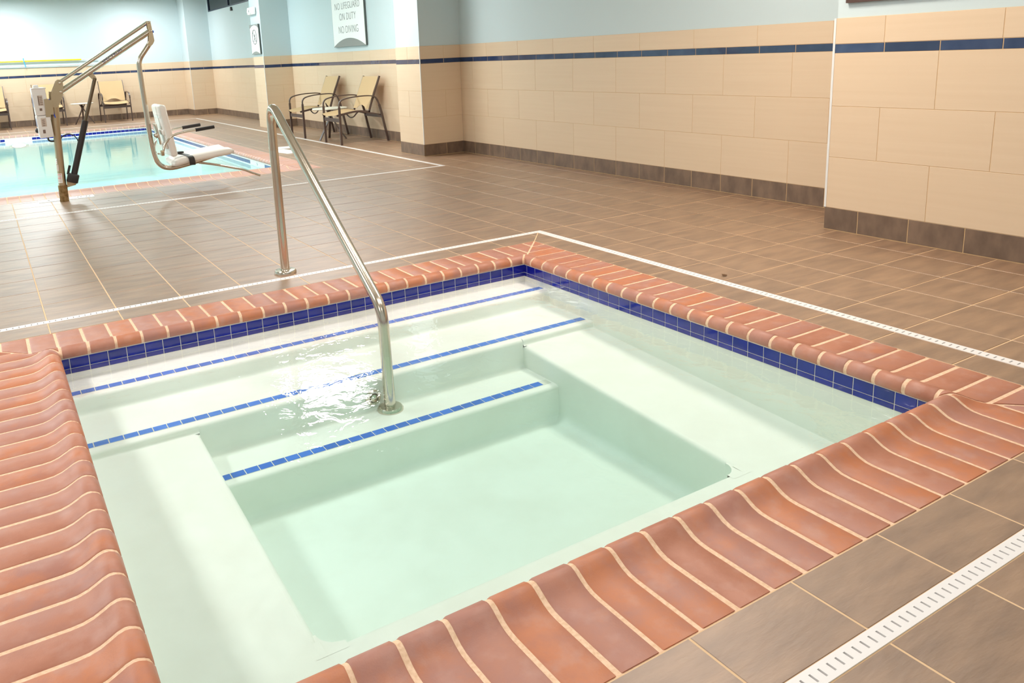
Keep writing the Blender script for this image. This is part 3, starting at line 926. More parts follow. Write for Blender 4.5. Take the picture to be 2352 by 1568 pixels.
drain('deck_drain', 'narrow white slotted drain strip framing the spa coping', None or (DIx0, DIx1, DIy0, DIy1), (DOx0, DOx1, DOy0, DOy1),
      [(0, DOx0, DOx1, DOy0, DIy0), (0, DOx0, DOx1, DIy1, DOy1), (1, DIy0, DIy1, DIx1, DOx1), (1, DIy0, DIy1, DOx0, DIx0)])
drain('deck_drain', 'thin white slotted drain line around the swimming pool deck', (EIx0, EIx1, EIy0, EIy1), (EOx0, EOx1, EOy0, EOy1),
      [(0, EOx0, EOx1, EOy0, EIy0), (0, EOx0, EOx1, EIy1, EOy1), (1, EIy0, EIy1, EIx1, EOx1)])

# ------------------------------------------------------------------ handrail into the spa
hr = thing('handrail', 'bent stainless steel grab rail curving from the floor down into the spa', 'handrail', (-2.24, 2.23, 0))
X0, Y0 = -2.24, 2.23
path = [(X0, 2.23, 0.004), (X0, 2.235, 0.70), (X0, 2.225, 0.985), (X0, 1.73, 0.800), (X0, 0.965, 0.175), (X0, 0.932, 0.02), (X0, 0.928, -0.335)]
pts = fillet(path[:2] + [(X0, 2.228, 0.975)] + [(X0, 0.945, 0.118)] + [path[-1]], [0.30, 0.115, 0.15], 12)
pts = [(p.x - X0, p.y - Y0, p.z) for p in pts]
MB().tube(pts, 0.0245, 24, ref=(1, 0, 0)).build('rail', 'steel', hr)
MB().lathe((0, 0, 0), [(0.062, 0), (0.062, 0.012), (0.056, 0.020), (0.030, 0.022), (0.028, 0.026)], 36).build('escutcheon', 'steel', hr)
MB().lathe((0, 0.928 - Y0, T3), [(0.058, 0), (0.058, 0.008), (0.050, 0.018), (0.030, 0.020)], 36).build('escutcheon', 'steel', hr)

# ------------------------------------------------------------------ pool lift
LX, LY = -3.045, 6.08
lift = thing('pool_lift', 'stainless steel pool lift with white hanging seat at the pool edge', 'pool lift', (LX, LY, 0))
def LP(x, z, y=0.0): return (x - LX, y, z)
MB().tube([LP(-3.045, 0.0), LP(-3.043, 0.15)], 0.039, 24).build('socket', 'steel_stained', lift)
MB().tube([LP(-3.043, 0.14), LP(-3.010, 0.98)], 0.033, 24).build('mast', 'steel_dull', lift)
MB().tube([LP(-3.020, 0.70, 0.0), LP(-3.003, 1.0, 0.0)], 0.037, 24).build('mast_collar', 'steel_dull', lift)
# pivot plates either side of the mast
for sy in (-0.042, 0.042):
    poly = [(-3.035, .863), (-2.996, .857), (-2.96, .90), (-2.931, .965), (-2.919, 1.02), (-2.916, 1.075), (-2.930, 1.100), (-2.950, 1.104), (-2.970, 1.09), (-3.028, .975)]
    MB().prism([(x - LX, z) for x, z in poly], 1, sy - .004, sy + .004).build('pivot_plate', 'steel_dull', lift)
for x, z in ((-2.941, 1.073), (-2.943, 0.993)):
    MB().lathe(LP(x, z, -0.046), [(0.015, 0), (0.014, -0.006), (0.007, -0.011)], 16, (0, 1, 0)).build('bolt', 'steel', lift)
MB().tube([LP(-2.941, 1.078), LP(-2.118, 1.585)], 0.0165, 18).build('upper_arm', 'steel', lift)
MB().tube([LP(-2.943, 0.995), LP(-2.110, 1.502)], 0.025, 22).build('lower_arm', 'steel', lift)
# brand decal wrapped on the lower arm
dv = Vector((0.833, 0, 0.507)).normalized(); ang = math.atan2(dv.z, dv.x)
dc = text(lift, 'SPECTRUM', 0.036, 'blue_print', LP(-2.470, 1.291, -0.0262), (PI / 2, -ang, 0), 1.15, name='decal', th=0.0004)
dc.rotation_euler = (Matrix.Rotation(-ang, 3, 'Y') @ Matrix.Rotation(PI / 2, 3, 'X')).to_euler()
# end bracket
for sy in (-0.03, 0.03):
    poly = [(-2.132, 1.596), (-2.096, 1.598), (-2.088, 1.50), (-2.080, 1.415), (-2.098, 1.385), (-2.125, 1.362), (-2.150, 1.385), (-2.132, 1.412), (-2.120, 1.50)]
    MB().prism([(x - LX, z) for x, z in poly], 1, sy - .004, sy + .004).build('end_bracket', 'steel_dull', lift)
for x, z in ((-2.112, 1.585), (-2.104, 1.504)):
    MB().lathe(LP(x, z, -0.034), [(0.011, 0), (0.010, -0.004), (0.005, -0.008)], 14, (0, 1, 0)).build('bolt', 'steel', lift)
MB().cbox(LP(-2.090, 1.500), (0.03, 0.05, 0.022), 0.004).build('blue_cap', 'blue_lever', lift)
# seat frame tube
fp = [(-2.120, 1.395), (-2.175, 1.325), (-2.222, 1.262), (-2.240, 1.20), (-2.240, 1.12), (-2.236, .953), (-2.230, .751), (-2.223, .517), (-2.212, .38), (-2.190, .285), (-2.150, .232), (-2.10, .208),
      (-2.018, .205), (-1.84, .236), (-1.72, .262), (-1.63, .285), (-1.56, .31)]
def smooth(pts, n=4):
    out = []
    P = [Vector(p) for p in pts]
    for i in range(len(P) - 1):
        p0, p1, p2, p3 = P[max(i - 1, 0)], P[i], P[i + 1], P[min(i + 2, len(P) - 1)]
        for k in range(n):
            t = k / n
            out.append(0.5 * ((2 * p1) + (-p0 + p2) * t + (2 * p0 - 5 * p1 + 4 * p2 - p3) * t * t + (-p0 + 3 * p1 - 3 * p2 + p3) * t ** 3))
    out.append(P[-1]); return out
MB().tube(smooth([LP(x, z) for x, z in fp], 3), 0.0235, 20, ref=(0, 1, 0)).build('seat_frame', 'steel', lift)
MB().tube(smooth([LP(x, z, -0.02 + 0.02 * 0) for x, z in ((-1.80, .228), (-1.63, .188), (-1.45, .135), (-1.36, .108), (-1.27, .063), (-1.195, .030))], 3), 0.011, 12, ref=(0, 1, 0)).build('footrest_bar', 'steel', lift)
# moulded backrest (slab with rounded corners), leaning slightly back
def slab(name, m, c, size, bev, rot, seg=3):
    bm = bmesh.new(); bmesh.ops.create_cube(bm, size=1); bmesh.ops.scale(bm, vec=size, verts=bm.verts)
    bmesh.ops.bevel(bm, geom=bm.edges[:], offset=bev, segments=seg, affect='EDGES', profile=0.5)
    mt = Matrix.Translation(c) @ rot.to_4x4()
    bmesh.ops.transform(bm, matrix=mt, verts=bm.verts)
    for f in bm.faces: f.smooth = True
    me = bpy.data.meshes.new(name); bm.to_mesh(me); bm.free()
    return link(name, me, m, lift)
tilt = Matrix.Rotation(-0.16, 3, 'Y')
slab('backrest', 'seat_white', Vector(LP(-2.085, .575)), (0.065, 0.42, 0.50), 0.028, Matrix.Rotation(-0.13, 3, 'Y'))
for z in (0.72, 0.56, 0.43):
    slab('backrest_rib', 'seat_white', Vector(LP(-2.128 + (0.72 - z) * 0.06, z)), (0.022, 0.34, 0.05), 0.008, Matrix.Rotation(-0.13, 3, 'Y'), 2)
# seat: contoured pan, front edge turned up
def seat_pan():
    bm = bmesh.new(); nx, ny = 14, 10
    L_, W_ = 0.57, 0.47
    def top(u, v):
        z = 0.300 + 0.064 * u
        z += 0.016 * math.sin(min(1, u / 0.25) * PI / 2) - 0.012
        z -= 0.016 * math.cos((v - 0.5) * 2 * PI * 1.0) * 0.6 * (1 - 0.5 * u) + 0.0
        if u > 0.9: z -= (u - 0.9) ** 2 * 1.0
        return z
    rows = []
    for i in range(nx + 1):
        u = i / nx; row_t, row_b = [], []
        for j in range(ny + 1):
            v = j / ny
            x = -2.060 + L_ * u; y = -W_ / 2 + 0.02 + W_ * v
            # front edge scalloped between the thighs
            if u > 0.7: x -= 0.035 * math.exp(-((v - 0.5) / 0.16) ** 2) * (u - 0.7) / 0.3
            edge = min(1, min(v, 1 - v) * 9, u * 12, (1 - u) * 12)
            rnd_ = (1 - edge) ** 2 * 0.018
            row_t.append(bm.verts.new(LP(x, top(u, v) - rnd_, y)))
            row_b.append(bm.verts.new(LP(x, top(u, v) - 0.074 + rnd_ * 0.8, y)))
        rows.append((row_t, row_b))
    for i in range(nx):
        for j in range(ny):
            a, b = rows[i], rows[i + 1]
            bm.faces.new((a[0][j], b[0][j], b[0][j + 1], a[0][j + 1]))
            bm.faces.new((a[1][j], a[1][j + 1], b[1][j + 1], b[1][j]))
    for i in range(nx):
        for j in (0, ny):
            bm.faces.new((rows[i][0][j], rows[i + 1][0][j], rows[i + 1][1][j], rows[i][1][j]))
    for j in range(ny):
        for i in (0, nx):
            bm.faces.new((rows[i][0][j], rows[i][0][j + 1], rows[i][1][j + 1], rows[i][1][j]))
    bmesh.ops.recalc_face_normals(bm, faces=bm.faces)
    for f in bm.faces: f.smooth = True
    me = bpy.data.meshes.new('seat'); bm.to_mesh(me); bm.free()
    link('seat', me, 'seat_white', lift)
seat_pan()
# seat belt with buckle
bl = []
for v in (-0.235, -0.231): pass
sb = MB().bar(smooth([LP(-1.905, .235, -0.226), LP(-1.905, .27, -0.232), LP(-1.912, .312, -0.222), LP(-1.925, .325, -0.15), LP(-1.95, .330, -0.06), LP(-1.97, .330, 0.03)], 3), 0.055, 0.004, (1, 0, 0))
sb.build('seat_belt', 'black', lift)
MB().cbox(LP(-1.965, .345, 0.0), (0.06, 0.05, 0.018), 0.004, Matrix.Rotation(0.3, 3, 'Z')).build('buckle', 'black', lift)
# armrests with foam grips
for sy, dx in ((-0.20, 0.0), (0.24, -0.03)):
    arm = MB().tube(smooth([LP(-2.178, .36, sy * .35), LP(-2.165, .37, sy), LP(-2.13, .455, sy), LP(-2.06, .525, sy), LP(-1.96, .552, sy), LP(-1.82 + dx, .565, sy)], 4), 0.011, 12, ref=(0, 1, 0)).build('armrest', 'steel', lift)
    MB().tube([LP(-1.835 + dx, .564, sy), LP(-1.655 + dx, .580, sy)], 0.0165, 14, ref=(0, 1, 0)).build('foam_grip', 'grip', arm)
    MB().cbox(LP(-2.165, .375, sy), (0.03, 0.04, 0.05), 0.004).build('hinge_block', 'steel_dull', arm)
MB().cbox(LP(-2.16, .545, -0.02), (0.02, 0.12, 0.20), 0.004, Matrix.Rotation(-0.13, 3, 'Y')).build('back_bracket', 'steel', lift)
MB().lathe(LP(-2.175, .535, -0.05), [(0.022, 0), (0.026, -0.02), (0.024, -0.045), (0.012, -0.055)], 16, (0, 1, 0)).build('adjust_knob', 'steel', lift)
# actuator
MB().tube([LP(-2.950, .185), LP(-2.772, .72)], 0.0275, 22).build('actuator_tube', 'black', lift)
MB().tube([LP(-2.775, .71), LP(-2.640, 1.10)], 0.0165, 18).build('actuator_rod', 'rod_dark', lift)
rotA = Matrix.Rotation(math.atan2(0.178, 0.535), 3, 'Y')
MB().cbox(LP(-2.948, .205), (0.095, 0.085, 0.082), 0.010, rotA).build('actuator_motor', 'black', lift)
MB().tube([LP(-2.985, .245), LP(-2.958, .325)], 0.011, 12).build('limit_switch', 'black', lift)
MB().prism([(x - LX, z) for x, z in ((-3.005, .185), (-3.005, .125), (-2.93, .140), (-2.922, .165), (-2.94, .178))], 1, -.008, .008).build('actuator_lug', 'steel_dull', lift)
MB().lathe(LP(-2.94, .158, -0.012), [(0.014, 0), (0.014, -0.008), (0.006, -0.012)], 14, (0, 1, 0)).build('bolt', 'steel_dull', lift)
MB().prism([(x - LX, z) for x, z in ((-2.715, 1.150), (-2.665, 1.165), (-2.628, 1.105), (-2.640, 1.085), (-2.662, 1.085))], 1, -.010, .010).build('actuator_lug', 'steel_dull', lift)
# battery and control boxes
def boxpart(name, x0, x1, z0, z1, y0, y1, lean=-0.04):
    bm = MB().cbox(LP((x0 + x1) / 2, (z0 + z1) / 2, (y0 + y1) / 2), (x1 - x0, y1 - y0, z1 - z0), 0.007, Matrix.Rotation(lean, 3, 'Y'))
    return bm.build(name, 'white_plastic', lift)
bt = boxpart('battery_box', -3.178, -3.066, .800, 1.040, -0.085, 0.085)
cb = boxpart('control_box', -3.172, -3.060, .600, .797, -0.085, 0.085)
MB().cbox(LP(-3.138, 1.050, 0), (0.045, 0.07, 0.030), 0.008).build('battery_latch', 'white_plastic', bt)
MB().cbox(LP(-3.122, 1.035, 0), (0.118, 0.18, 0.010), 0.003).build('battery_lid', 'white_plastic', bt)
MB().lathe(LP(-3.176, .665, -0.03), [(0.022, 0), (0.022, -0.010), (0.012, -0.02)], 18, (1, 0, 0)).build('stop_button', 'black', cb)
MB().box(*[v - 0 for v in (LP(-3.142, 0)[0], LP(-3.102, 0)[0])], -0.0875, -0.0855, .885, .975).build('rating_label', 'label_beige', bt)
MB().box(LP(-3.140, 0)[0], LP(-3.132, 0)[0], -0.0885, -0.0865, .890, .970).build('label_print', 'label_print', bt)
for q in range(5): MB().box(LP(-3.128, 0)[0], LP(-3.106, 0)[0], -0.0885, -0.0865, .892 + q * .016, .898 + q * .016).build('label_print', 'label_print', bt)
MB().box(LP(-3.142, 0)[0], LP(-3.100, 0)[0], -0.0875, -0.0855, .700, .775).build('rating_label', 'label_beige', cb)
for q in range(4): MB().box(LP(-3.134, 0)[0], LP(-3.112, 0)[0], -0.0885, -0.0865, .706 + q * .016, .712 + q * .016).build('label_print', 'label_print', cb)
MB().box(LP(-3.138, 0)[0], LP(-3.118, 0)[0], -0.0875, -0.0855, .840, .862).build('small_label', 'label_print', bt)
MB().box(LP(-3.138, 0)[0], LP(-3.118, 0)[0], -0.0875, -0.0855, .640, .672).build('small_label', 'label_print', cb)
for zz, xx, pp_ in ((.832, -3.168, bt), (.856, -3.170, bt)):
    MB().cbox(LP(xx, zz, -0.05), (0.012, 0.022, 0.013), 0.003).build('socket_port', 'black', pp_)
MB().box(LP(-3.183, 0)[0], LP(-3.180, 0)[0], -0.06, -0.01, .875, .985).build('side_label', 'label_blue', bt)
MB().box(LP(-3.178, 0)[0], LP(-3.174, 0)[0], -0.06, -0.01, .70, .775).build('side_label', 'label_blue', cb)
MB().prism([(x - LX, z) for x, z in ((-3.097, .785), (-3.060, .785), (-3.052, .935), (-3.058, .942), (-3.092, .940))], 1, -0.098, -0.088).build('box_bracket', 'steel_dull', lift)
MB().box(LP(-3.075, 0)[0], LP(-3.03, 0)[0], -0.09, 0.02, .80, .93).build('bracket_arm', 'steel_dull', lift)
MB().bar(smooth([LP(-3.050, .940, -.06), LP(-3.040, .87, -.065), LP(-3.028, .80, -.06), LP(-3.020, .770, -.055)], 3), 0.010, 0.008, (0, 1, 0)).build('blue_lever', 'blue_lever', lift)
MB().tube(smooth([LP(-3.10, .605, 0), LP(-3.10, .575, 0), LP(-3.085, .56, 0), LP(-3.055, .558, 0), LP(-3.03, .565, 0)], 3), 0.008, 10, ref=(0, 1, 0)).build('cable', 'black', lift)
MB().tube(smooth([LP(-3.0, .565, 0), LP(-2.985, .59, 0), LP(-2.945, .610, 0), LP(-2.895, .60, 0), LP(-2.862, .555, 0), LP(-2.855, .50, 0), LP(-2.856, .465, 0)], 4), 0.005, 10, ref=(0, 1, 0)).build('cable', 'black', lift)
# stickers curved round the mast
def sticker(z0, z1, a0, a1, m, name='sticker'):
    mb = MB(); n = 8; vs = []
    for z in (z0, z1):
        xc = -3.043 + (z - .14) / .84 * .033
        for k in range(n + 1):
            a = a0 + (a1 - a0) * k / n
            vs.append((xc - LX + 0.0338 * math.cos(a), 0.0338 * math.sin(a), z))
    mb.add(vs, [(k, k + 1, n + 2 + k, n + 1 + k) for k in range(n)], True)
    return mb.build(name, m, lift)
s1 = sticker(.175, .262, PI * 1.10, PI * 1.52, 'white_plastic')
s2 = sticker(.285, .345, PI * 1.06, PI * 1.33, 'label_beige')
s3 = sticker(.350, .400, PI * 1.02, PI * 1.22, 'white_plastic')
def st_print(z, a0, a1, m, th=0.006):
    mb = MB(); vs = []; n = 5
    for zz in (z, z + th):
        xc = -3.043 + (zz - .14) / .84 * .033
        for k in range(n + 1):
            a = a0 + (a1 - a0) * k / n
            vs.append((xc - LX + 0.0345 * math.cos(a), 0.0345 * math.sin(a), zz))
    mb.add(vs, [(k, k + 1, n + 2 + k, n + 1 + k) for k in range(n)])
    mb.build('sticker_print', m, lift)
for z, m_ in ((.248, 'red_print'), (.232, 'label_beige'), (.218, 'red_print'), (.204, 'label_beige'), (.190, 'label_beige'), (.36, 'red_print'), (.380, 'label_print')):
    st_print(z, PI * 1.13, PI * (1.46 if z < .3 else 1.18), m_)

# ------------------------------------------------------------------ deck markers
dm = thing('depth_marker', 'white depth marker tiles on the deck at the foot of the pool lift', 'depth marker', (-3.017, 6.215, 0.001))
for k, (a, b) in enumerate(((-0.238, -0.082), (-0.078, 0.078), (0.082, 0.238))):
    MB().box(a, b, -0.078, 0.078, -0.001, 0.0022).build('marker_tile', 'sign_white', dm)
text(dm, '3', 0.10, 'label_print', (-0.16, 0, 0.0026), (0, 0, 0), 1.1)
text(dm, 'FT', 0.09, 'label_print', (0.0, 0, 0.0026), (0, 0, 0), 0.9)
text(dm, '0 0', 0.10, 'label_print', (0.15, 0, 0.0026), (0, 0, 0), 0.9)
nd = thing('no_diving_marker', 'white no diving marker tiles on the deck, right of the pool corner', 'deck marker', (-0.15, 8.4, 0.001))
MB().add([(x, y, z) for z in (0.0022, -0.001) for x, y in ((-0.09, .44 - .24), (0.165, .16), (0.235, .42), (-0.06, .46))], [(0, 1, 2, 3), (7, 6, 5, 4)] + [(i, i + 4, (i + 1) % 4 + 4, (i + 1) % 4) for i in range(4)]).build('marker_tile', 'sign_white', nd)
MB().add([(x, y, z) for z in (0.0022, -0.001) for x, y in ((-0.155, -.12), (-0.10, -.46), (0.02, -.45), (0.08, -.20), (0.05, .12), (-0.03, .15))], [tuple(range(6)), tuple(reversed(range(6, 12)))] + [(i, i + 6, (i + 1) % 6 + 6, (i + 1) % 6) for i in range(6)]).build('marker_tile', 'sign_white', nd)
lf = MB().add([(0, 0, 0.004), (0.012, 0.004, 0.007), (0.02, -0.004, 0.005), (0.006, -0.012, 0.003), (-0.014, -0.004, 0.006), (-0.002, 0.014, 0.009), (0, 0, 0.001)],
              [(0, 1, 2), (0, 2, 3), (0, 3, 4), (0, 4, 5), (0, 5, 1), (6, 2, 1), (6, 3, 2), (6, 4, 3), (6, 5, 4), (6, 1, 5)]).build('dried_leaf', 'leaf', None)
lf.location = (-0.452, 0.66, 0)
tag(lf, 'tiny dried brown leaf on the floor tiles right of the spa drain', 'leaf')

# ------------------------------------------------------------------ sling chairs
def make_chair(label, loc, rz, group=None):
    """local frame: sitter faces -y, front legs at y=0, width along x (origin at the middle of the front legs)"""
    t = thing('sling_chair', label, 'chair', loc, rz, group)
    W = 0.29
    for sx in (-1, 1):
        x = sx * W
        MB().bar([(x, 0, 0), (x, 0.0, 0.30), (x, 0, 0.52)], 0.020, 0.030, (1, 0, 0)).build('leg', 'bronze', t)
        MB().bar([(x, 0.715, 0), (x, 0.675, 0.2), (x, 0.635, 0.40), (x, 0.605, 0.52)], 0.020, 0.030, (1, 0, 0)).build('leg', 'bronze', t)
        ar = smooth([(x, 0, 0.51), (x, 0.003, 0.565), (x, 0.03, 0.605), (x, 0.09, 0.628), (x, 0.20, 0.645), (x, 0.34, 0.652), (x, 0.45, 0.650), (x, 0.53, 0.635), (x, 0.575, 0.595), (x, 0.607, 0.515)], 3)
        MB().bar(ar, 0.030, 0.016, (1, 0, 0)).build('armrest', 'bronze', t)
        xi = sx * (W - 0.028)
        MB().bar(smooth([(xi, -0.035, 0.405), (xi, 0.04, 0.415), (xi, 0.16, 0.436), (xi, 0.28, 0.446), (xi, 0.40, 0.438), (xi, 0.47, 0.428)], 3), 0.018, 0.026, (1, 0, 0)).build('seat_rail', 'bronze', t)
        MB().bar([(xi, 0.455, 0.425), (xi, 0.50, 0.55), (xi, 0.575, 0.735), (xi, 0.650, 0.910)], 0.018, 0.026, (1, 0, 0)).build('back_rail', 'bronze', t)
        MB().bar(smooth([(xi, 0.33, 0.435), (xi, 0.45, 0.415), (xi, 0.55, 0.395), (xi, 0.635, 0.37)], 3), 0.014, 0.016, (1, 0, 0)).build('brace', 'bronze', t)
    MB().bar([(-W, 0, 0.338), (W, 0, 0.338)], 0.014, 0.050, (0, 1, 0)).build('stretcher', 'bronze', t)
    MB().bar([(-W, 0.642, 0.36), (W, 0.642, 0.36)], 0.014, 0.050, (0, 1, 0)).build('stretcher', 'bronze', t)
    MB().tube(smooth([(-W + .03, 0.29, 0.436), (-.20, 0.29, 0.415), (-.10, 0.29, 0.365), (0, 0.29, 0.348), (.10, 0.29, 0.365), (.20, 0.29, 0.415), (W - .03, 0.29, 0.436)], 3), 0.009, 8).build('under_bow', 'bronze', t)
    # fabric panels, slightly sagging and with real thickness
    def panel(name, side, arch):
        n, m_ = len(side), 10
        mb = MB(); vs = []
        for th in (0.0, -0.004):
            for i, (y, z) in enumerate(side):
                for k in range(m_ + 1):
                    u = k / m_ * 2 - 1
                    sag = (1 - u * u) * 0.016
                    if arch == 'seat':
                        yy, zz = y, z - sag + th
                        if i == 0: yy -= (1 - u * u) * 0.03
                    else:
                        yy, zz = y + sag * 0.9 + th, z
                        if i == 0: zz += max(0, 1 - (u / 0.62) ** 2) * 0.055
                    vs.append((u * (W - 0.034), yy, zz))
        q = n * (m_ + 1)
        fs = []
        for i in range(n - 1):
            for k in range(m_):
                a = i * (m_ + 1) + k
                fs.append((a, a + 1, a + m_ + 2, a + m_ + 1)); fs.append((q + a, q + a + m_ + 1, q + a + m_ + 2, q + a + 1))
        for i in range(n - 1):
            for k in (0, m_):
                a, b = i * (m_ + 1) + k, (i + 1) * (m_ + 1) + k
                fs.append((a, b, q + b, q + a))
        for k in range(m_):
            for i in (0, n - 1):
                a = i * (m_ + 1) + k
                fs.append((a, a + 1, q + a + 1, q + a))
        mb.add(vs, fs, True)
        mb.build(name, 'sling', t)
    panel('seat', [(-0.04, 0.418), (0.03, 0.430), (0.10, 0.442), (0.19, 0.452), (0.28, 0.459), (0.37, 0.453), (0.45, 0.441)], 'seat')
    panel('backrest', [(0.452, 0.462), (0.478, 0.53), (0.505, 0.60), (0.540, 0.69), (0.585, 0.79), (0.635, 0.905)], 'back')
    return t

def side_table(label, loc, r=0.26, h=0.46, rz=0.3):
    t = thing('side_table', label, 'table', loc, rz)
    MB().lathe((0, 0, h - 0.022), [(r - 0.02, 0), (r - 0.004, 0.006), (r, 0.014), (r - 0.005, 0.022)], 40).build('table_top', 'table_top', t)
    MB().lathe((0, 0, h - 0.034), [(0.07, 0), (0.07, 0.012)], 20).build('mount_plate', 'bronze', t)
    for k in range(3):
        a = k * 2 * PI / 3
        c, s = math.cos(a), math.sin(a)
        MB().bar(smooth([(0.055 * c, 0.055 * s, h - 0.03), (0.022 * c, 0.022 * s, h - 0.09), (0.020 * c, 0.020 * s, h - 0.13), (0.08 * c, 0.08 * s, h - 0.24), (0.23 * c, 0.23 * s, 0.0)], 4), 0.034, 0.012, (-s, c, 0)).build('leg', 'bronze', t)
    return t

RZ = -PI / 2    # chairs along the right wall face the pool (-x)
make_chair('tan sling armchair with dark frame nearest the big pillar on the right', (0.642, 8.55, 0), RZ)
make_chair('tan sling armchair left of its twin, beside the second pillar', (0.642, 9.99, 0), RZ)
side_table('round white side table between the two chairs on the right wall', (0.89, 9.23, 0), 0.26, 0.465, 3.45)
make_chair('tan sling armchair on the far wall, seen right of the lift actuator', (-0.905, 17.53, 0), 0.0)
make_chair('tan sling armchair on the far wall, half hidden behind the lift mast', (-2.27, 17.58, 0), 0.0)
make_chair('tan sling armchair on the far wall cut off by the left picture edge', (-3.36, 17.60, 0), 0.0)
side_table('round white side table between two chairs on the far wall', (-1.60, 17.80, 0), 0.24, 0.46, 1.57)

# ------------------------------------------------------------------ signs and wall fittings
def sign(name, label, xf, y0, y1, z0, z1, top_cap, arc_h):
    t = thing(name, label, 'sign', (xf, (y0 + y1) / 2, z0))
    w_, h_ = (y1 - y0), (z1 - z0)
    MB().box(-0.022, 0, -w_ / 2, w_ / 2, 0, h_).build('backing', 'sign_dark', t)
    MB().box(-0.026, -0.0222, -w_ / 2 + .012, w_ / 2 - .012, 0.006, h_ - .006).build('face', 'sign_white', t)
    def cap(zb, sgn, ah):
        n = 16; poly = [(-w_ / 2, zb), (w_ / 2, zb)]
        for k in range(1, n):
            u = 1 - 2 * k / n
            poly.append((u * w_ / 2, zb + sgn * ah * (1 - u * u)))
        return poly
    mb = MB(); pl = cap(0, 1, arc_h); mb.prism(pl, 0, -0.0300, -0.0262); mb.build('arched_band', 'sign_grey', t)
    if top_cap:
        n = 16; poly = [(w_ / 2, h_), (-w_ / 2, h_)]
        for k in range(0, n + 1):
            u = -1 + 2 * k / n
            poly.append((u * w_ / 2 * 0.999, h_ - top_cap * (0.25 + 0.75 * u * u)))
        MB().prism(poly, 0, -0.0300, -0.0262).build('arched_band', 'sign_grey', t)
    return t
# local +y of the wall is left in the picture; text runs from large y to small y
RT = (PI / 2, 0, -PI / 2)
sg = sign('pool_rules_sign', 'large white sign reading no lifeguard on duty, no diving', XR, 8.80, 10.01, 1.345, 2.40, 0, 0.125)
yc, zc = 9.405, 1.345
def ln(t, s, z, k, m='letter', sgp=sg, bold=0.0): text(sgp, s, t, m, (-0.0268, 0, z), RT, k, bold=bold)
ln(0.145, 'NO LIFEGUARD', 1.94 - 1.345, 0.88, bold=-0.0025)
ln(0.15, 'ON DUTY', 1.782 - 1.345, 0.88, bold=-0.0025)
ln(0.155, 'NO DIVING', 1.592 - 1.345, 0.88, bold=-0.0025)
sg2 = sign('no_diving_sign', 'narrow white no diving pictogram sign on the second pillar', 0.8645, 12.175, 12.67, 1.315, 1.835, 0.065, 0.05)
mb = MB(); n = 40; ring = []
for k in range(n):
    a = 2 * PI * k / n
    ring.append((-0.0275, 0.125 * math.cos(a), 0.30 + 0.125 * math.sin(a)))
mb.tube(ring + [ring[0]], 0.0065, 6, caps=False, ref=(1, 0, 0)); mb.build('prohibition_ring', 'letter', sg2)
MB().tube([(-0.0275, 0.088, 0.388), (-0.0275, -0.088, 0.212)], 0.005, 6, ref=(1, 0, 0)).build('slash', 'letter', sg2)
MB().tube([(-0.0275, 0.01, 0.34), (-0.0275, -0.02, 0.29), (-0.0275, 0.02, 0.25)], 0.008, 6, ref=(1, 0, 0)).build('diver_figure', 'letter', sg2)
MB().tube([(-0.0275, -0.055, 0.36), (-0.0275, -0.02, 0.31), (-0.0275, 0.03, 0.305)], 0.005, 6, ref=(1, 0, 0)).build('diver_figure', 'letter', sg2)
MB().tube([(-0.0275, 0.10, 0.232), (-0.0275, -0.10, 0.232)], 0.004, 6, ref=(1, 0, 0)).build('water_line', 'letter', sg2)
text(sg2, 'NO DIVING', 0.075, 'letter_faint', (-0.0268, 0, 0.12), RT, 0.9)

al = thing('alarm_strobe', 'white wall alarm unit with round lens high on the second pillar', 'alarm', (0.8645, 12.47, 2.07))
MB().cbox((-0.028, 0, 0), (0.056, 0.36, 0.13), 0.02).build('housing', 'white_plastic', al)
MB().lathe((-0.05, -0.03, 0.0), [(0.055, 0), (0.05, -0.022), (0.03, -0.034)], 24, (1, 0, 0)).build('lens', 'sign_white', al)
MB().lathe((-0.082, -0.03, -0.005), [(0.024, 0), (0.022, -0.006)], 18, (1, 0, 0)).build('lens_ring', 'sign_grey', al)
MB().lathe((-0.02, 0.19, -0.005), [(0.035, 0), (0.03, 0.02), (0.012, 0.035)], 18, (0, 1, 0)).build('side_lens', 'white_plastic', al)

wh = MB().prism([(-0.05, 0), (0.05, 0), (0.025, 0.075), (-0.02, 0.075)], 0, -0.035, 0.0).build('wall_bracket', 'black', None)
wh.location = (XF + .008, 15.55, 2.275); tag(wh, 'tiny dark bracket on the wall just below the high window', 'bracket')

pf = thing('wall_picture', 'dark brown picture frame edge above the tiles at top right', 'picture', (XP + b8, 0.69, 1.352))
MB().box(-0.022, 0, -0.62, 0.24, 0.0, 0.62).build('frame', 'picture', pf)
MB().box(-0.024, -0.0222, -0.57, 0.19, 0.05, 0.57).build('picture_sheet', 'sign_grey', pf)

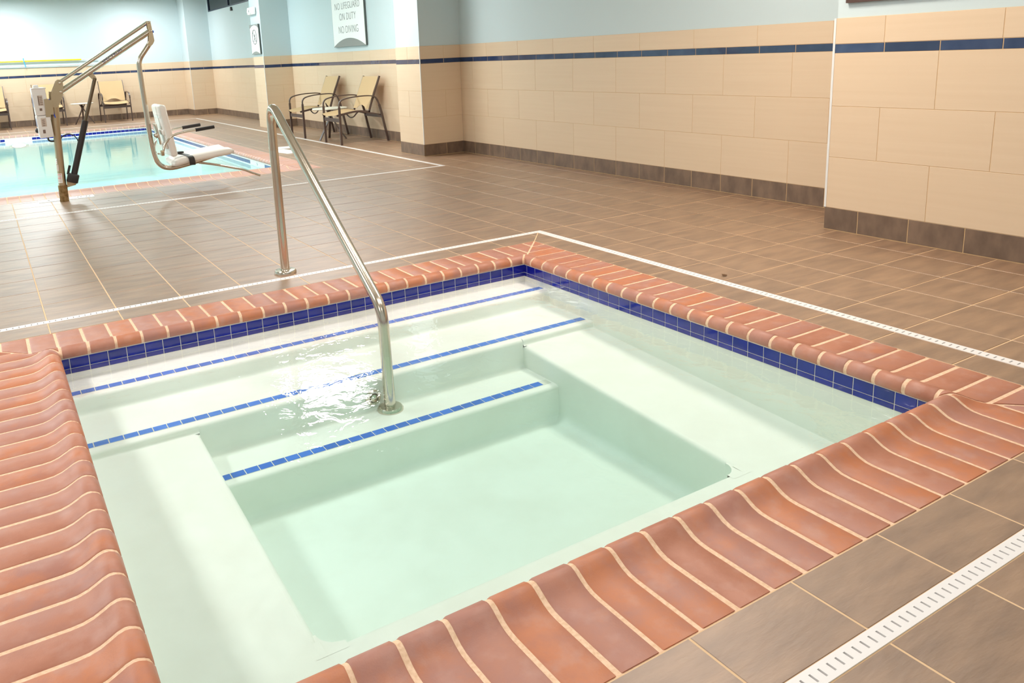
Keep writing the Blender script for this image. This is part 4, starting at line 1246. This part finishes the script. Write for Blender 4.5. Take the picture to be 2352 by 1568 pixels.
# service poles on the far wall
yp = YB - 0.035
yl = thing('cleaning_pole', 'bright yellow cleaning pole hung level on the far wall', 'pole', (-2.5, yp, 1.43))
MB().tube([(-2.6, 0, 0.023), (1.07, 0, -0.011)], 0.017, 14).build('sleeve', 'yellow', yl)
MB().tube([(1.05, 0, -0.011), (1.45, 0, -0.016)], 0.010, 12).build('inner_tube', 'white_pole', yl)
wp = thing('cleaning_pole', 'long white pole hung on the far wall just under the yellow one', 'pole', (-2.5, yp, 1.325))
MB().tube([(-2.6, 0, 0.05), (1.45, 0, -0.025)], 0.013, 14).build('tube', 'white_pole', wp)
st = MB().bar(smooth([(0, -.02, 0.075), (0.0, -.022, 0.02), (0.012, -.022, -0.05), (0.02, -.02, -0.115)], 3), 0.018, 0.004, (1, 0, 0)).build('strap', 'cyan_strap', None)
st.location = (-2.60, yp - .005, 1.42); tag(st, 'cyan strap tying the two wall poles together', 'strap')
hk = thing('wall_hook', 'small white wall hook holding the pole end left of the lift arm', 'hook', (-1.0, YB, 1.285))
MB().box(-0.05, 0.05, -0.006, 0.006, -0.03, 0.03).build('plate', 'white_plastic', hk)
MB().tube(smooth([(-.02, -0.004, 0.0), (0.0, -0.03, -0.012), (0.03, -0.045, 0.0), (0.05, -0.045, 0.03)], 3), 0.008, 8).build('hook', 'white_plastic', hk)

# ------------------------------------------------------------------ ceiling lamps and added fill panels
for k, (x, y, wt, col) in enumerate(LAMPS):
    h = 0.48 if (x, y) == (-0.29, 7.1) else 0.30 if y < 16 else 0.17
    t = thing('ceiling_or_fill_light', 'unseen square ceiling panel above the pool hall, added as fill near the spa', 'light', (x, y, CEIL), 0, 'recessed ceiling panels')
    fr = MB()
    for b in ((-h - .02, h + .02, -h - .02, -h), (-h - .02, h + .02, h, h + .02), (-h - .02, -h, -h, h), (h, h + .02, -h, h)): fr.box(*b, -0.012, 0.0)
    fr.build('frame', 'white_plastic', t)
    A = (2 * h) ** 2
    MB().add([(-h, -h, -0.006), (-h, h, -0.006), (h, h, -0.006), (h, -h, -0.006)], [(0, 1, 2, 3)]).build('diffuser', emis('lamp_%d' % k, col, wt * 1.6 / (A * PI)), t)
